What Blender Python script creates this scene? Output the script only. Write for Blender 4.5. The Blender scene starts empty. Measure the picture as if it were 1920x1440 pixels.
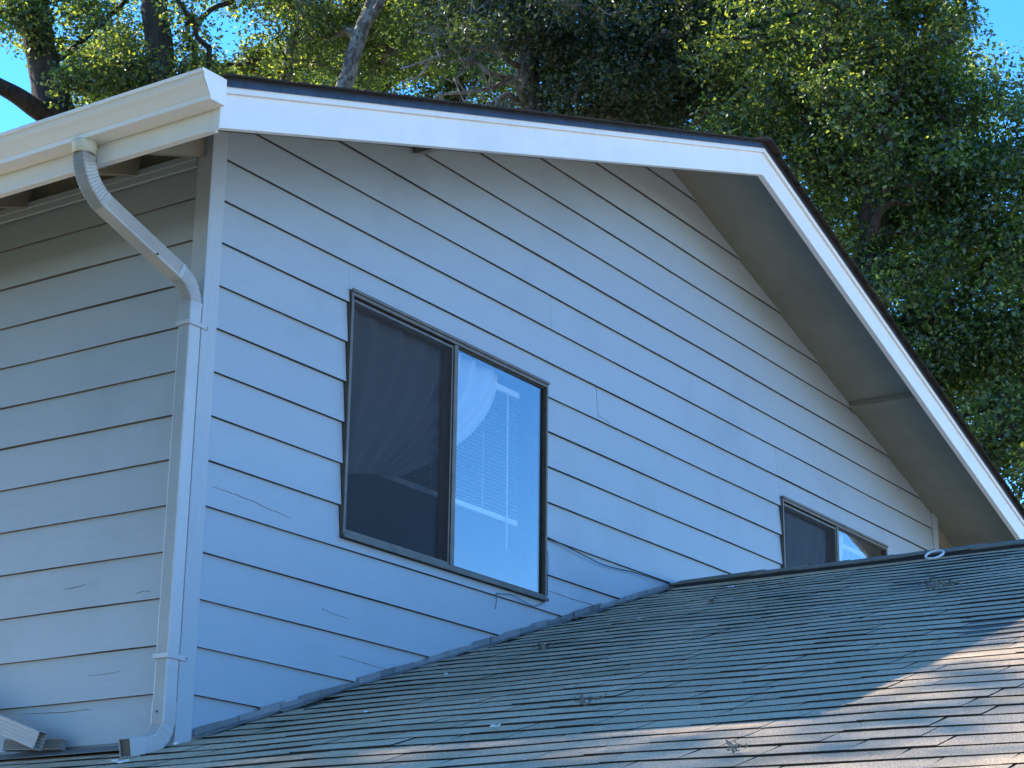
import bpy, math, random
import numpy as np
from mathutils import Vector, Matrix

random.seed(7)
RNG = np.random.default_rng(7)
scn = bpy.context.scene
COL = scn.collection

# ---------------------------------------------------------------- camera
# Solved from the siding courses (0.2032 m exposure) of both walls. x runs along the
# gable wall, y into the house, z up; the house corner at course line 0 is the origin.
CAM = Vector((-5.9555, -5.6328, -3.8546))
RIGHT = Vector((0.55311577, -0.8330079, 0.01268009))
DOWN = Vector((0.2589376, 0.15742782, -0.95297838))
FWD = Vector((0.79184233, 0.53039072, 0.30277288))
FPX = 3652.17
cd = bpy.data.cameras.new('camera')
cam = bpy.data.objects.new('camera', cd)
COL.objects.link(cam)
m = Matrix.Identity(4)
for i in range(3):
    m[i][0] = RIGHT[i]; m[i][1] = -DOWN[i]; m[i][2] = -FWD[i]; m[i][3] = CAM[i]
cam.matrix_world = m
cd.sensor_width = 36.0
cd.lens = FPX * 36.0 / 1920.0
cd.clip_start = 0.05
cd.clip_end = 3000
scn.camera = cam

# ---------------------------------------------------------------- sky, sun, exposure
SUN = Vector((-0.118, 0.90, 1.0)).normalized()
EL = math.asin(SUN.z)
ROT = math.atan2(SUN.x, SUN.y)
w = bpy.data.worlds.new('World'); scn.world = w; w.use_nodes = True
nt = w.node_tree; nt.nodes.clear()
sky = nt.nodes.new('ShaderNodeTexSky'); sky.sky_type = 'NISHITA'; sky.sun_disc = False
sky.sun_elevation = EL; sky.sun_rotation = ROT
sky.air_density = 0.8; sky.dust_density = 0.0; sky.ozone_density = 3.5
bg = nt.nodes.new('ShaderNodeBackground'); bg.inputs['Strength'].default_value = 0.15
wo = nt.nodes.new('ShaderNodeOutputWorld')
hs_ = nt.nodes.new('ShaderNodeHueSaturation'); hs_.inputs['Saturation'].default_value = 1.29; hs_.inputs['Hue'].default_value = 0.503
nt.links.new(sky.outputs[0], hs_.inputs['Color']); nt.links.new(hs_.outputs[0], bg.inputs[0]); nt.links.new(bg.outputs[0], wo.inputs[0])
sl = bpy.data.lights.new('sun', 'SUN'); sl.energy = 3.6; sl.angle = math.radians(0.53); sl.color = (1.0, 0.89, 0.74)
so = bpy.data.objects.new('sun', sl); COL.objects.link(so)
so.rotation_euler = SUN.to_track_quat('Z', 'Y').to_euler(); so.location = (-5, 30, 40)
vs = scn.view_settings
vs.view_transform = 'Standard'; vs.look = 'None'; vs.exposure = 1.9; vs.gamma = 1.0; vs.use_curve_mapping = False
scn.cycles.max_bounces = 6; scn.cycles.diffuse_bounces = 3; scn.cycles.transparent_max_bounces = 12

# ---------------------------------------------------------------- pixel helpers
def ray(px, py):
    return FWD + RIGHT * ((px - 960) / FPX) + DOWN * ((py - 720) / FPX)
def at(px, py, d):                     # point on a pixel's ray at horizontal distance d
    r = ray(px, py); return CAM + r * (d / math.hypot(r.x, r.y))
def project(P):
    q = np.asarray(P, float) - np.array(CAM)
    z = q @ np.array(FWD)
    return np.stack([960 + FPX * (q @ np.array(RIGHT)) / z, 720 + FPX * (q @ np.array(DOWN)) / z], -1), z

# ---------------------------------------------------------------- materials
def new_mat(name):
    mt = bpy.data.materials.new(name); mt.use_nodes = True
    n = mt.node_tree; b = n.nodes['Principled BSDF']
    return mt, n, b
def node(n, t, **kw):
    nd = n.nodes.new(t)
    for k, v in kw.items():
        if k in nd.inputs: nd.inputs[k].default_value = v
        else: setattr(nd, k, v)
    return nd
def ramp(n, fac, stops):
    r = n.nodes.new('ShaderNodeValToRGB')
    while len(r.color_ramp.elements) < len(stops): r.color_ramp.elements.new(0.5)
    for e, (p, c) in zip(r.color_ramp.elements, stops):
        e.position = p; e.color = (*c, 1) if len(c) == 3 else c
    n.links.new(fac, r.inputs[0]); return r
def pos_noise(n, scale, stretch=(1, 1, 1), detail=4, rough=0.55):
    g = node(n, 'ShaderNodeNewGeometry'); mp = node(n, 'ShaderNodeMapping')
    mp.inputs['Scale'].default_value = stretch
    n.links.new(g.outputs['Position'], mp.inputs[0])
    t = node(n, 'ShaderNodeTexNoise', Scale=scale, Detail=detail, Roughness=rough)
    n.links.new(mp.outputs[0], t.inputs['Vector']); return t
def mixc(n, fac, a, b, blend='MIX'):
    x = n.nodes.new('ShaderNodeMix'); x.data_type = 'RGBA'; x.blend_type = blend
    for sock, v in ((x.inputs['Factor'], fac), (x.inputs['A'], a), (x.inputs['B'], b)):
        pass
    ins = [s for s in x.inputs if s.enabled]
    for s, v in zip(ins, (fac, a, b)):
        if isinstance(v, (int, float)): s.default_value = v
        elif isinstance(v, tuple): s.default_value = (*v, 1)
        else: n.links.new(v, s)
    return [o for o in x.outputs if o.enabled][0]
def bump(n, b, h, strength, dist):
    bp = node(n, 'ShaderNodeBump', Strength=strength, Distance=dist)
    n.links.new(h, bp.inputs['Height']); n.links.new(bp.outputs[0], b.inputs['Normal'])

def paint(name, col, rough=0.5, var=0.10, grain=(3, 3, 40), dirt=0.25, bstr=0.15, objvar=0.06, gscale=3.0):
    mt, n, b = new_mat(name)
    t = pos_noise(n, gscale, grain, 5)
    t2 = pos_noise(n, 1.1, (1, 1, 1), 6, 0.65)
    lo = tuple(c * (1 - var) for c in col); hi = tuple(min(1, c * (1 + var * 0.6)) for c in col)
    r = ramp(n, t.outputs[0], [(0.3, lo), (0.7, hi)])
    d = ramp(n, t2.outputs[0], [(0.52, (1, 1, 1)), (0.80, (1 - dirt, 1 - dirt * 1.02, 1 - dirt * 1.1))])
    c = mixc(n, 1.0, r.outputs[0], d.outputs[0], 'MULTIPLY')
    oi = node(n, 'ShaderNodeObjectInfo')
    mr = node(n, 'ShaderNodeMapRange'); mr.inputs['To Min'].default_value = 1 - objvar; mr.inputs['To Max'].default_value = 1 + objvar
    n.links.new(oi.outputs['Random'], mr.inputs[0])
    sc_ = pos_noise(n, 16, (1, 1, 2.2), 8, 0.75)
    hl = pos_noise(n, 1.7, (1, 1, 26), 9, 0.78)
    hr = ramp(n, hl.outputs[0], [(0.69, (1, 1, 1)), (0.715, (1 - dirt * 2.2,) * 3), (0.74, (1, 1, 1))])
    c = mixc(n, 1.0, c, hr.outputs[0], 'MULTIPLY')
    sr = ramp(n, sc_.outputs[0], [(0.66, (1, 1, 1)), (0.74, (1 - dirt * 1.3,) * 3)])
    c = mixc(n, 1.0, c, sr.outputs[0], 'MULTIPLY')
    hs = node(n, 'ShaderNodeHueSaturation'); n.links.new(mr.outputs[0], hs.inputs['Value']); n.links.new(c, hs.inputs['Color'])
    n.links.new(hs.outputs[0], b.inputs['Base Color'])
    b.inputs['Roughness'].default_value = rough
    t3 = pos_noise(n, 60, (1, 1, 6), 3)
    bump(n, b, t3.outputs[0], bstr, 0.002)
    return mt

M = {}
M['siding'] = paint('siding_paint', (0.348, 0.408, 0.462), 0.5, 0.05, (2, 2, 45), 0.16, 0.22, 0.025)
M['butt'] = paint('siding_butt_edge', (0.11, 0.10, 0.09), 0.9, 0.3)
M['post'] = paint('corner_trim_paint', (0.38, 0.425, 0.465), 0.5, 0.05, (30, 30, 2), 0.14, 0.15)
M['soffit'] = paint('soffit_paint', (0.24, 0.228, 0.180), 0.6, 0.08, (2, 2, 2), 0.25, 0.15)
M['white'] = paint('white_trim_paint', (0.80, 0.79, 0.76), 0.4, 0.03, (2, 2, 2), 0.12, 0.06)
M['gutter'] = paint('gutter_enamel', (0.86, 0.85, 0.83), 0.28, 0.03, (1, 1, 1), 0.08, 0.03)
M['spout'] = paint('downspout_enamel', (0.45, 0.465, 0.475), 0.3, 0.05, (2, 2, 2), 0.2, 0.04)
M['collar'] = paint('collar_sealant', (0.80, 0.76, 0.64), 0.45, 0.06, (9, 9, 9), 0.2, 0.3)
M['core'] = paint('sheathing', (0.10, 0.085, 0.07), 0.8)
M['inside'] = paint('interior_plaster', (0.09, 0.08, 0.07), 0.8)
M['flash'] = paint('flashing_metal', (0.19, 0.195, 0.20), 0.45, 0.15, (8, 8, 8), 0.5, 0.1, 0.3)
M['black'] = paint('mouth_shade_black', (0.02, 0.02, 0.02), 0.5)
M['blind'] = paint('blind_vinyl', (0.85, 0.85, 0.83), 0.4, 0.02, (2, 2, 2), 0.02, 0.02)
M['pvc'] = paint('white_plastic', (0.80, 0.80, 0.80), 0.35, 0.03, (20, 20, 20), 0.1, 0.05)
M['grime'] = paint('debris', (0.06, 0.055, 0.045), 0.9, 0.5, (20, 20, 20), 0.4, 0.6)

def metal(name, col, rough, metallic=0.7):
    mt, n, b = new_mat(name)
    t = pos_noise(n, 14, (1, 1, 1), 4)
    r = ramp(n, t.outputs[0], [(0.3, tuple(c * 0.75 for c in col)), (0.7, tuple(c * 1.2 for c in col))])
    n.links.new(r.outputs[0], b.inputs['Base Color'])
    b.inputs['Metallic'].default_value = metallic; b.inputs['Roughness'].default_value = rough
    return mt
M['drip'] = metal('dark_drip_metal', (0.10, 0.095, 0.10), 0.38, 0.8)
M['bronze'] = metal('bronze_anodised', (0.13, 0.105, 0.082), 0.42, 0.35)
M['gasket'] = metal('gasket', (0.040, 0.034, 0.028), 0.6, 0.0)

def shingle(name, base, mossy=True):
    mt, n, b = new_mat(name)
    gi = node(n, 'ShaderNodeNewGeometry'); oi = node(n, 'ShaderNodeObjectInfo')
    ad = node(n, 'ShaderNodeMath', operation='ADD'); n.links.new(gi.outputs['Random Per Island'], ad.inputs[0]); n.links.new(oi.outputs['Random'], ad.inputs[1])
    fr = node(n, 'ShaderNodeMath', operation='FRACT'); n.links.new(ad.outputs[0], fr.inputs[0])
    tone = ramp(n, fr.outputs[0], [(0.0, tuple(c * 0.88 for c in base)), (0.5, base), (1.0, tuple(c * 1.12 for c in base))])
    g1 = pos_noise(n, 230, (1, 1, 1), 3, 0.75)
    gr = ramp(n, g1.outputs[0], [(0.30, (0.35, 0.35, 0.36)), (0.5, (0.95, 0.95, 0.95)), (0.68, (1.9, 1.85, 1.8))])
    c = mixc(n, 1.0, tone.outputs[0], gr.outputs[0], 'MULTIPLY')
    if mossy:
        ms = pos_noise(n, 2.2, (1, 1, 1), 6, 0.7)
        mr = ramp(n, ms.outputs[0], [(0.50, (0, 0, 0)), (0.72, (0.55, 0.55, 0.55))])
        c = mixc(n, mr.outputs[0], c, (0.24, 0.225, 0.14))
    n.links.new(c, b.inputs['Base Color'])
    b.inputs['Roughness'].default_value = 0.95
    b.inputs['Specular IOR Level'].default_value = 0.12
    bump(n, b, g1.outputs[0], 0.55, 0.004)
    return mt
M['shingle'] = shingle('asphalt_shingle', (0.55, 0.425, 0.295))
M['cut'] = paint('asphalt_cut_edge', (0.018, 0.017, 0.016), 0.95)
M['cap'] = shingle('ridge_cap_shingle', (0.22, 0.19, 0.15))
M['roofdark'] = shingle('main_roof_shingle', (0.05, 0.043, 0.04), False)

def leaf_mat(name, d0, d1, t0, t1):
    mt = bpy.data.materials.new(name); mt.use_nodes = True; n = mt.node_tree; n.nodes.clear()
    out = node(n, 'ShaderNodeOutputMaterial')
    gi = node(n, 'ShaderNodeNewGeometry')
    rd = ramp(n, gi.outputs['Random Per Island'], [(0, d0), (1, d1)])
    tm = tuple(a_ * 0.75 + b_ * 0.25 for a_, b_ in zip(t0, t1))
    rt = ramp(n, gi.outputs['Random Per Island'], [(0, t0), (0.68, tm), (1, t1)])
    df = node(n, 'ShaderNodeBsdfDiffuse'); tr = node(n, 'ShaderNodeBsdfTranslucent'); gl = node(n, 'ShaderNodeBsdfGlossy', Roughness=0.42)
    gl.inputs['Color'].default_value = (0.8, 0.85, 0.9, 1)
    n.links.new(rd.outputs[0], df.inputs[0]); n.links.new(rt.outputs[0], tr.inputs[0])
    a = node(n, 'ShaderNodeAddShader'); n.links.new(df.outputs[0], a.inputs[0]); n.links.new(tr.outputs[0], a.inputs[1])
    mx = node(n, 'ShaderNodeMixShader', Fac=0.06); n.links.new(a.outputs[0], mx.inputs[1]); n.links.new(gl.outputs[0], mx.inputs[2])
    n.links.new(mx.outputs[0], out.inputs[0]); return mt
M['leaf'] = leaf_mat('oak_leaf', (0.012, 0.028, 0.012), (0.034, 0.058, 0.020), (0.026, 0.062, 0.008), (0.44, 0.48, 0.05))
M['leafdark'] = leaf_mat('evergreen_leaf', (0.014, 0.026, 0.017), (0.030, 0.048, 0.027), (0.012, 0.026, 0.006), (0.11, 0.14, 0.02))

def bark(name, c0, c1, lich=None):
    mt, n, b = new_mat(name)
    t = pos_noise(n, 9, (1, 1, 0.25), 6, 0.7)
    r = ramp(n, t.outputs[0], [(0.35, c0), (0.65, c1)])
    c = r.outputs[0]
    if lich:
        t2 = pos_noise(n, 11, (1, 1, 0.7), 5, 0.7)
        f = ramp(n, t2.outputs[0], [(0.44, (0, 0, 0)), (0.58, (0.9, 0.9, 0.9))])
        c = mixc(n, f.outputs[0], c, lich)
    n.links.new(c, b.inputs['Base Color']); b.inputs['Roughness'].default_value = 0.9
    bump(n, b, t.outputs[0], 1.0, 0.03); return mt
M['bark'] = bark('oak_bark', (0.016, 0.011, 0.008), (0.060, 0.044, 0.033))
M['barkpale'] = bark('lichen_bark', (0.07, 0.055, 0.045), (0.17, 0.14, 0.12), (0.30, 0.30, 0.26))

def glass(name, ior, tint):
    mt = bpy.data.materials.new(name); mt.use_nodes = True; n = mt.node_tree; n.nodes.clear()
    out = node(n, 'ShaderNodeOutputMaterial'); lw = node(n, 'ShaderNodeLayerWeight', Blend=0.5); pw = node(n, 'ShaderNodeMath', operation='POWER'); pw.inputs[1].default_value = 4.0
    fr = node(n, 'ShaderNodeMath', operation='MULTIPLY_ADD'); fr.inputs[1].default_value = 0.9; fr.inputs[2].default_value = ior
    n.links.new(lw.outputs['Facing'], pw.inputs[0]); n.links.new(pw.outputs[0], fr.inputs[0])
    tp = node(n, 'ShaderNodeBsdfTransparent'); tp.inputs[0].default_value = (*tint, 1)
    gl = node(n, 'ShaderNodeBsdfGlossy', Roughness=0.0)
    t = pos_noise(n, 1.6, (1, 1, 1), 1); bp = node(n, 'ShaderNodeBump', Strength=0.06, Distance=0.02)
    n.links.new(t.outputs[0], bp.inputs['Height']); n.links.new(bp.outputs[0], gl.inputs['Normal'])
    mx = node(n, 'ShaderNodeMixShader'); n.links.new(fr.outputs[0], mx.inputs[0]); n.links.new(tp.outputs[0], mx.inputs[1]); n.links.new(gl.outputs[0], mx.inputs[2])
    n.links.new(mx.outputs[0], out.inputs[0]); return mt
M['glass'] = glass('window_glass', 0.20, (0.92, 0.94, 0.95))
M['glassin'] = glass('sash_glass', 0.05, (0.85, 0.87, 0.88))

def screen_mat():
    mt = bpy.data.materials.new('insect_screen'); mt.use_nodes = True; n = mt.node_tree; n.nodes.clear()
    out = node(n, 'ShaderNodeOutputMaterial'); tp = node(n, 'ShaderNodeBsdfTransparent')
    df = node(n, 'ShaderNodeBsdfDiffuse'); df.inputs[0].default_value = (0.05, 0.046, 0.046, 1)
    mx = node(n, 'ShaderNodeMixShader', Fac=0.68)
    n.links.new(tp.outputs[0], mx.inputs[1]); n.links.new(df.outputs[0], mx.inputs[2]); n.links.new(mx.outputs[0], out.inputs[0]); return mt
M['screen'] = screen_mat()

def curtain_mat():
    mt = bpy.data.materials.new('sheer_curtain'); mt.use_nodes = True; n = mt.node_tree; n.nodes.clear()
    out = node(n, 'ShaderNodeOutputMaterial'); tp = node(n, 'ShaderNodeBsdfTransparent')
    df = node(n, 'ShaderNodeBsdfDiffuse'); df.inputs[0].default_value = (0.82, 0.80, 0.80, 1)
    mx = node(n, 'ShaderNodeMixShader', Fac=0.75)
    n.links.new(tp.outputs[0], mx.inputs[1]); n.links.new(df.outputs[0], mx.inputs[2]); n.links.new(mx.outputs[0], out.inputs[0]); return mt
M['curtain'] = curtain_mat()

def ground_mat():
    mt, n, b = new_mat('lawn_ground')
    t = pos_noise(n, 0.35, (1, 1, 1), 8, 0.65)
    r = ramp(n, t.outputs[0], [(0.3, (0.070, 0.075, 0.028)), (0.55, (0.135, 0.120, 0.055)), (0.8, (0.21, 0.17, 0.095))])
    n.links.new(r.outputs[0], b.inputs['Base Color']); b.inputs['Roughness'].default_value = 0.95
    t2 = pos_noise(n, 40, (1, 1, 1), 4); bump(n, b, t2.outputs[0], 0.6, 0.05); return mt
M['ground'] = ground_mat()

# ---------------------------------------------------------------- object helpers
ORG = {}
def thing(name, label, cat, loc, group=None):
    o = bpy.data.objects.new(name, None); COL.objects.link(o)
    o.location = loc; o.empty_display_size = 0.2
    ORG[o] = Vector(loc)
    o['label'] = label; o['category'] = cat
    if group: o['group'] = group
    return o
def tag(o, label, cat, group=None):
    o['label'] = label; o['category'] = cat
    if group: o['group'] = group
    return o
class MB:
    def __init__(s): s.v = []; s.f = []; s.mi = []
    def poly(s, pts, faces, mi=0):
        b = len(s.v); s.v += [tuple(p) for p in pts]; s.f += [tuple(b + i for i in f) for f in faces]; s.mi += [mi] * len(faces); return s
    def box(s, x0, x1, y0, y1, z0, z1, mi=0):
        p = [(x0, y0, z0), (x1, y0, z0), (x1, y1, z0), (x0, y1, z0), (x0, y0, z1), (x1, y0, z1), (x1, y1, z1), (x0, y1, z1)]
        return s.poly(p, [(0, 3, 2, 1), (4, 5, 6, 7), (0, 1, 5, 4), (1, 2, 6, 5), (2, 3, 7, 6), (3, 0, 4, 7)], mi)
    def prism(s, a, b, mi=0):          # two matching outlines
        n = len(a); f = [tuple(range(n - 1, -1, -1)), tuple(range(n, 2 * n))]
        f += [(i, (i + 1) % n, n + (i + 1) % n, n + i) for i in range(n)]
        return s.poly(list(a) + list(b), f, mi)
    def tube(s, pts, radii, n=6, caps=True, mi=0):
        pts = [Vector(p) for p in pts]; rings = []; up = Vector((0.31, 0.17, 0.93)).normalized(); b0 = len(s.v)
        prev = None
        for i, p in enumerate(pts):
            d = (pts[min(i + 1, len(pts) - 1)] - pts[max(i - 1, 0)]).normalized()
            a = (prev - d * prev.dot(d)) if prev is not None else d.cross(up if abs(d.dot(up)) < 0.9 else Vector((1, 0, 0)))
            a.normalize(); prev = a; c = d.cross(a)
            r = radii[i] if hasattr(radii, '__len__') else radii
            for k in range(n):
                t = 2 * math.pi * k / n; s.v.append(tuple(p + a * (r * math.cos(t)) + c * (r * math.sin(t))))
        for i in range(len(pts) - 1):
            for k in range(n):
                a0 = b0 + i * n + k; a1 = b0 + i * n + (k + 1) % n
                s.f.append((a0, a1, a1 + n, a0 + n)); s.mi.append(mi)
        if caps:
            s.f.append(tuple(b0 + k for k in range(n - 1, -1, -1))); s.f.append(tuple(b0 + (len(pts) - 1) * n + k for k in range(n))); s.mi += [mi, mi]
        return s
    def sweep(s, prof, frames, closed=True, caps=(True, True), mi=0):   # frames: (origin, ax, ay, scale)
        b0 = len(s.v); n = len(prof)
        for o, ax, ay, sc in frames:
            for (u, v) in prof: s.v.append(tuple(Vector(o) + Vector(ax) * (u * sc) + Vector(ay) * (v * sc)))
        m_ = n if closed else n - 1
        for i in range(len(frames) - 1):
            for k in range(m_):
                a0 = b0 + i * n + k; a1 = b0 + i * n + (k + 1) % n
                s.f.append((a0, a1, a1 + n, a0 + n)); s.mi.append(mi)
        if closed and caps[0]: s.f.append(tuple(b0 + k for k in range(n - 1, -1, -1))); s.mi.append(mi)
        if closed and caps[1]: s.f.append(tuple(b0 + (len(frames) - 1) * n + k for k in range(n))); s.mi.append(mi)
        return s
    def build(s, name, mats, parent=None, org=None, smooth=False, bevel=0):
        o_ = ORG[parent] if parent is not None else Vector(org if org is not None else (0, 0, 0))
        me = bpy.data.meshes.new(name)
        me.from_pydata([(p[0] - o_.x, p[1] - o_.y, p[2] - o_.z) for p in s.v], [], s.f)
        if not isinstance(mats, (list, tuple)): mats = [mats]
        for k in mats: me.materials.append(M[k])
        if len(mats) > 1: me.polygons.foreach_set('material_index', s.mi)
        if smooth: me.polygons.foreach_set('use_smooth', [True] * len(me.polygons))
        me.update()
        import bmesh
        bm = bmesh.new(); bm.from_mesh(me); bmesh.ops.recalc_face_normals(bm, faces=bm.faces); bm.to_mesh(me); bm.free()
        o = bpy.data.objects.new(name, me); COL.objects.link(o); ORG[o] = o_
        if parent is not None: o.parent = parent
        else: o.location = o_
        if bevel:
            md = o.modifiers.new('bevel', 'BEVEL'); md.width = bevel; md.segments = 2; md.limit_method = 'ANGLE'
        return o

def smooth_path(pts, n=5):
    pts = [Vector(p) for p in pts]; out = []
    for i in range(len(pts) - 1):
        a, b, c, d = pts[max(i - 1, 0)], pts[i], pts[i + 1], pts[min(i + 2, len(pts) - 1)]
        for k in range(n):
            t = k / n
            out.append(0.5 * ((2 * b) + (c - a) * t + (2 * a - 5 * b + 4 * c - d) * t * t + (3 * b - a - 3 * c + d) * t ** 3))
    return out + [pts[-1]]
GZ = -5.55
# ---------------------------------------------------------------- ground
g = MB().poly([(-900, -900, GZ), (900, -900, GZ), (900, 900, GZ), (-900, 900, GZ)], [(0, 1, 2, 3)]).build('ground', 'ground')
g['kind'] = 'structure'
M['concrete'] = paint('bounce_slab_concrete', (0.42, 0.36, 0.27), 0.85, 0.12, (1, 1, 1), 0.25, 0.3)
g = MB().box(-3.5, 13.0, -45.0, -7.2, GZ - 0.05, GZ + 0.004).build('bounce_slab', 'concrete')  # unseen pale slab added to bounce warm light onto gable and rake
g['kind'] = 'structure'

# ---------------------------------------------------------------- house shell
E_ = 0.2032
XA = 4.3; W_ = 8.60; YB = 9.0
SL = 0.332
def sof(x): return 1.335 - SL * abs(x - XA)          # underside of the roof deck
LSL = 0.3335
def low(x): return -1.432 - LSL * abs(x - XA)        # lower roof deck
WIN = [(1.025, 2.803, -1.779, -0.542), (5.765, 7.545, -1.779, -0.542)]
house = thing('house', 'grey lap-sided two-storey house with white-trimmed gable and shingled lower roof', 'house', (XA, 4.0, GZ))

def rect_minus_windows(x0, x1, z0, z1, wins):
    xs = sorted({x0, x1} | {v for wn in wins for v in wn[:2] if x0 < v < x1})
    out = []
    for a, b in zip(xs[:-1], xs[1:]):
        zs = [(z0, z1)]
        for wn in wins:
            if wn[0] <= a + 1e-6 and b - 1e-6 <= wn[1]:
                nz = []
                for (p, q) in zs:
                    if q <= wn[2] or p >= wn[3]: nz.append((p, q)); continue
                    if p < wn[2]: nz.append((p, wn[2]))
                    if q > wn[3]: nz.append((wn[3], q))
                zs = nz
        for p, q in zs: out.append([a, b, p, q])
    merged = []
    for r in out:
        if merged and abs(merged[-1][1] - r[0]) < 1e-6 and merged[-1][2] == r[2] and merged[-1][3] == r[3]: merged[-1][1] = r[1]
        else: merged.append(r)
    return merged
def clip(poly, f):                     # keep f(p) <= 0
    out = []
    for i in range(len(poly)):
        a, b = poly[i], poly[(i + 1) % len(poly)]; fa, fb = f(a), f(b)
        if fa <= 0: out.append(a)
        if fa * fb < 0:
            t = fa / (fa - fb); out.append((a[0] + (b[0] - a[0]) * t, a[1] + (b[1] - a[1]) * t))
    return out
def gable_clip(poly, drop=0.0):
    poly = clip(poly, lambda p: p[1] - (1.335 - drop - SL * (p[0] - XA)))
    if len(poly) > 2: poly = clip(poly, lambda p: p[1] - (1.335 - drop + SL * (p[0] - XA)))
    return poly

mb = MB()
for a, b, p, q in rect_minus_windows(0.02, W_ - 0.02, -3.3, 1.4, WIN):
    pg = gable_clip([(a, p), (b, p), (b, q), (a, q)], 0.002)
    if len(pg) > 2: mb.prism([(x, 0.035, z) for x, z in pg], [(x, 0.12, z) for x, z in pg])
gable = mb.build('gable_wall', 'core', house)
left = MB().box(0.035, 0.12, 0.125, YB, -3.3, -0.1).build('side_wall', 'core', house)
MB().box(W_ - 0.12, W_ - 0.0, 0.125, YB, -3.3, -0.1).build('side_wall', 'siding', house)
pg = gable_clip([(0.1, -3.3), (W_ - 0.1, -3.3), (W_ - 0.1, 1.4), (0.1, 1.4)], 0.002)
MB().prism([(x, YB, z) for x, z in pg], [(x, YB + 0.1, z) for x, z in pg]).build('back_wall', 'siding', house)
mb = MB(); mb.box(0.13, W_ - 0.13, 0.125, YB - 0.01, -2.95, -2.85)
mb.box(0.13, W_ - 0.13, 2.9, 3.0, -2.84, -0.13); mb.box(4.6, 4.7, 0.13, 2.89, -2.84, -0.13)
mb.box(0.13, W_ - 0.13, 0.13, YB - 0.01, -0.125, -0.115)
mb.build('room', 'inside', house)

# lap siding, one board per course
JOINT = {1: [2.855], 3: [3.363], 2: [5.72]}
GAP = {1: 0.0024, 3: 0.0020, 2: 0.0002}
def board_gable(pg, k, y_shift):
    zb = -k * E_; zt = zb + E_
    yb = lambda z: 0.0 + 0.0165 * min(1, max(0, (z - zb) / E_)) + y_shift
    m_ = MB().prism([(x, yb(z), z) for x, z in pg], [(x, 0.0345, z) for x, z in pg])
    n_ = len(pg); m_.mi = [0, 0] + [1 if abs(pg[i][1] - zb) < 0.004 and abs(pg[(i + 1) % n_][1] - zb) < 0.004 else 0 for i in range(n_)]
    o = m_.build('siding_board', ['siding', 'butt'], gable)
    return o
for k in range(-6, 15):
    zb, zt = -k * E_, -k * E_ + E_ + 0.0
    xs = [0.088] + JOINT.get(k, []) + [W_ - 0.088]
    for a, b in zip(xs[:-1], xs[1:]):
        a2 = a + (GAP[k] if a > 0.1 else 0); b2 = b - (GAP[k] if b < W_ - 0.1 else 0)
        for r in rect_minus_windows(a2, b2, zb, zt - 0.001, [(wn[0] - 0.004, wn[1] + 0.004, wn[2] - 0.004, wn[3] + 0.004) for wn in WIN]):
            n_ = max(1, int((r[1] - r[0]) / 0.4))
            jz = random.uniform(-0.0015, 0.0015)
            pts = [(r[0] + (r[1] - r[0]) * i / n_, r[2] + 0.0012 * math.sin(3.1 * (r[0] + (r[1] - r[0]) * i / n_) + k) + jz) for i in range(n_ + 1)]
            pg = pts + [(r[1], r[3]), (r[0], r[3])]
            pg = gable_clip(pg, 0.004)
            if len(pg) > 2 and max(z for x, z in pg) > -3.05:
                board_gable(pg, k, random.uniform(-0.0012, 0.0012))
for k in range(1, 16):
    zb, zt = -k * E_, -k * E_ + E_ - 0.001
    if zb < -2.86: zb = -2.843
    if zt <= zb: continue
    for (a, b) in ([(0.082, 3.66), (3.664, YB)] if k % 2 else [(0.082, 5.2), (5.204, YB)]):
        prof = [(0.0, zb), (0.012, zt), (0.0215, zt), (0.0215, zb)]
        n_ = 14; sh = random.uniform(-0.001, 0.001); fr = []
        rows = []
        mb = MB(); ys = [a + (b - a) * i / n_ for i in range(n_ + 1)]
        for y in ys:
            wv = 0.0016 * math.sin(2.3 * y + k * 1.7) + 0.001 * math.sin(6.1 * y + k)
            rows.append([(sh, y, zb + wv), (0.0165 + sh, y, zt), (0.0345, y, zt), (0.0345, y, zb + wv)])
        b0 = 0
        vs_ = [p for rw in rows for p in rw]; fc = [(3, 2, 1, 0), tuple(n_ * 4 + i for i in range(4))]
        for i in range(n_):
            for j in range(4): fc.append((i * 4 + j, i * 4 + (j + 1) % 4, i * 4 + 4 + (j + 1) % 4, i * 4 + 4 + j))
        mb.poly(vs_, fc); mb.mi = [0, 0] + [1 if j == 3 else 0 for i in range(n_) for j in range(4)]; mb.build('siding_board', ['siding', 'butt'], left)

# splits and lifted paint in the old boards
def crack(pts, axis, wall, wmax):
    pts = smooth_path(pts, 6); top, bot = [], []
    rr = random.Random(len(pts) + int(pts[0][2] * -100))
    for i, p in enumerate(pts):
        t = i / (len(pts) - 1); wd = 0.5 * wmax * math.sin(math.pi * (0.04 + 0.92 * t)) * rr.uniform(0.5, 1.1); jz = rr.uniform(-0.0025, 0.0025)
        fz = -p[2] / E_; fr = math.ceil(fz) - fz                 # height inside the lap
        off = 0.0165 * fr - 0.0022
        q = (p[0], off, p[2] + jz) if axis == 'y' else (off, p[1], p[2] + jz)
        top.append((q[0], q[1], q[2] + wd / 2)); bot.append((q[0], q[1], q[2] - wd / 2))
    ol = top + bot[::-1]; d = (0, 0.006, 0) if axis == 'y' else (0.006, 0, 0)
    MB().prism(ol, [(a[0] + d[0], a[1] + d[1], a[2] + d[2]) for a in ol]).build('crack', 'butt', wall)
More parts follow.
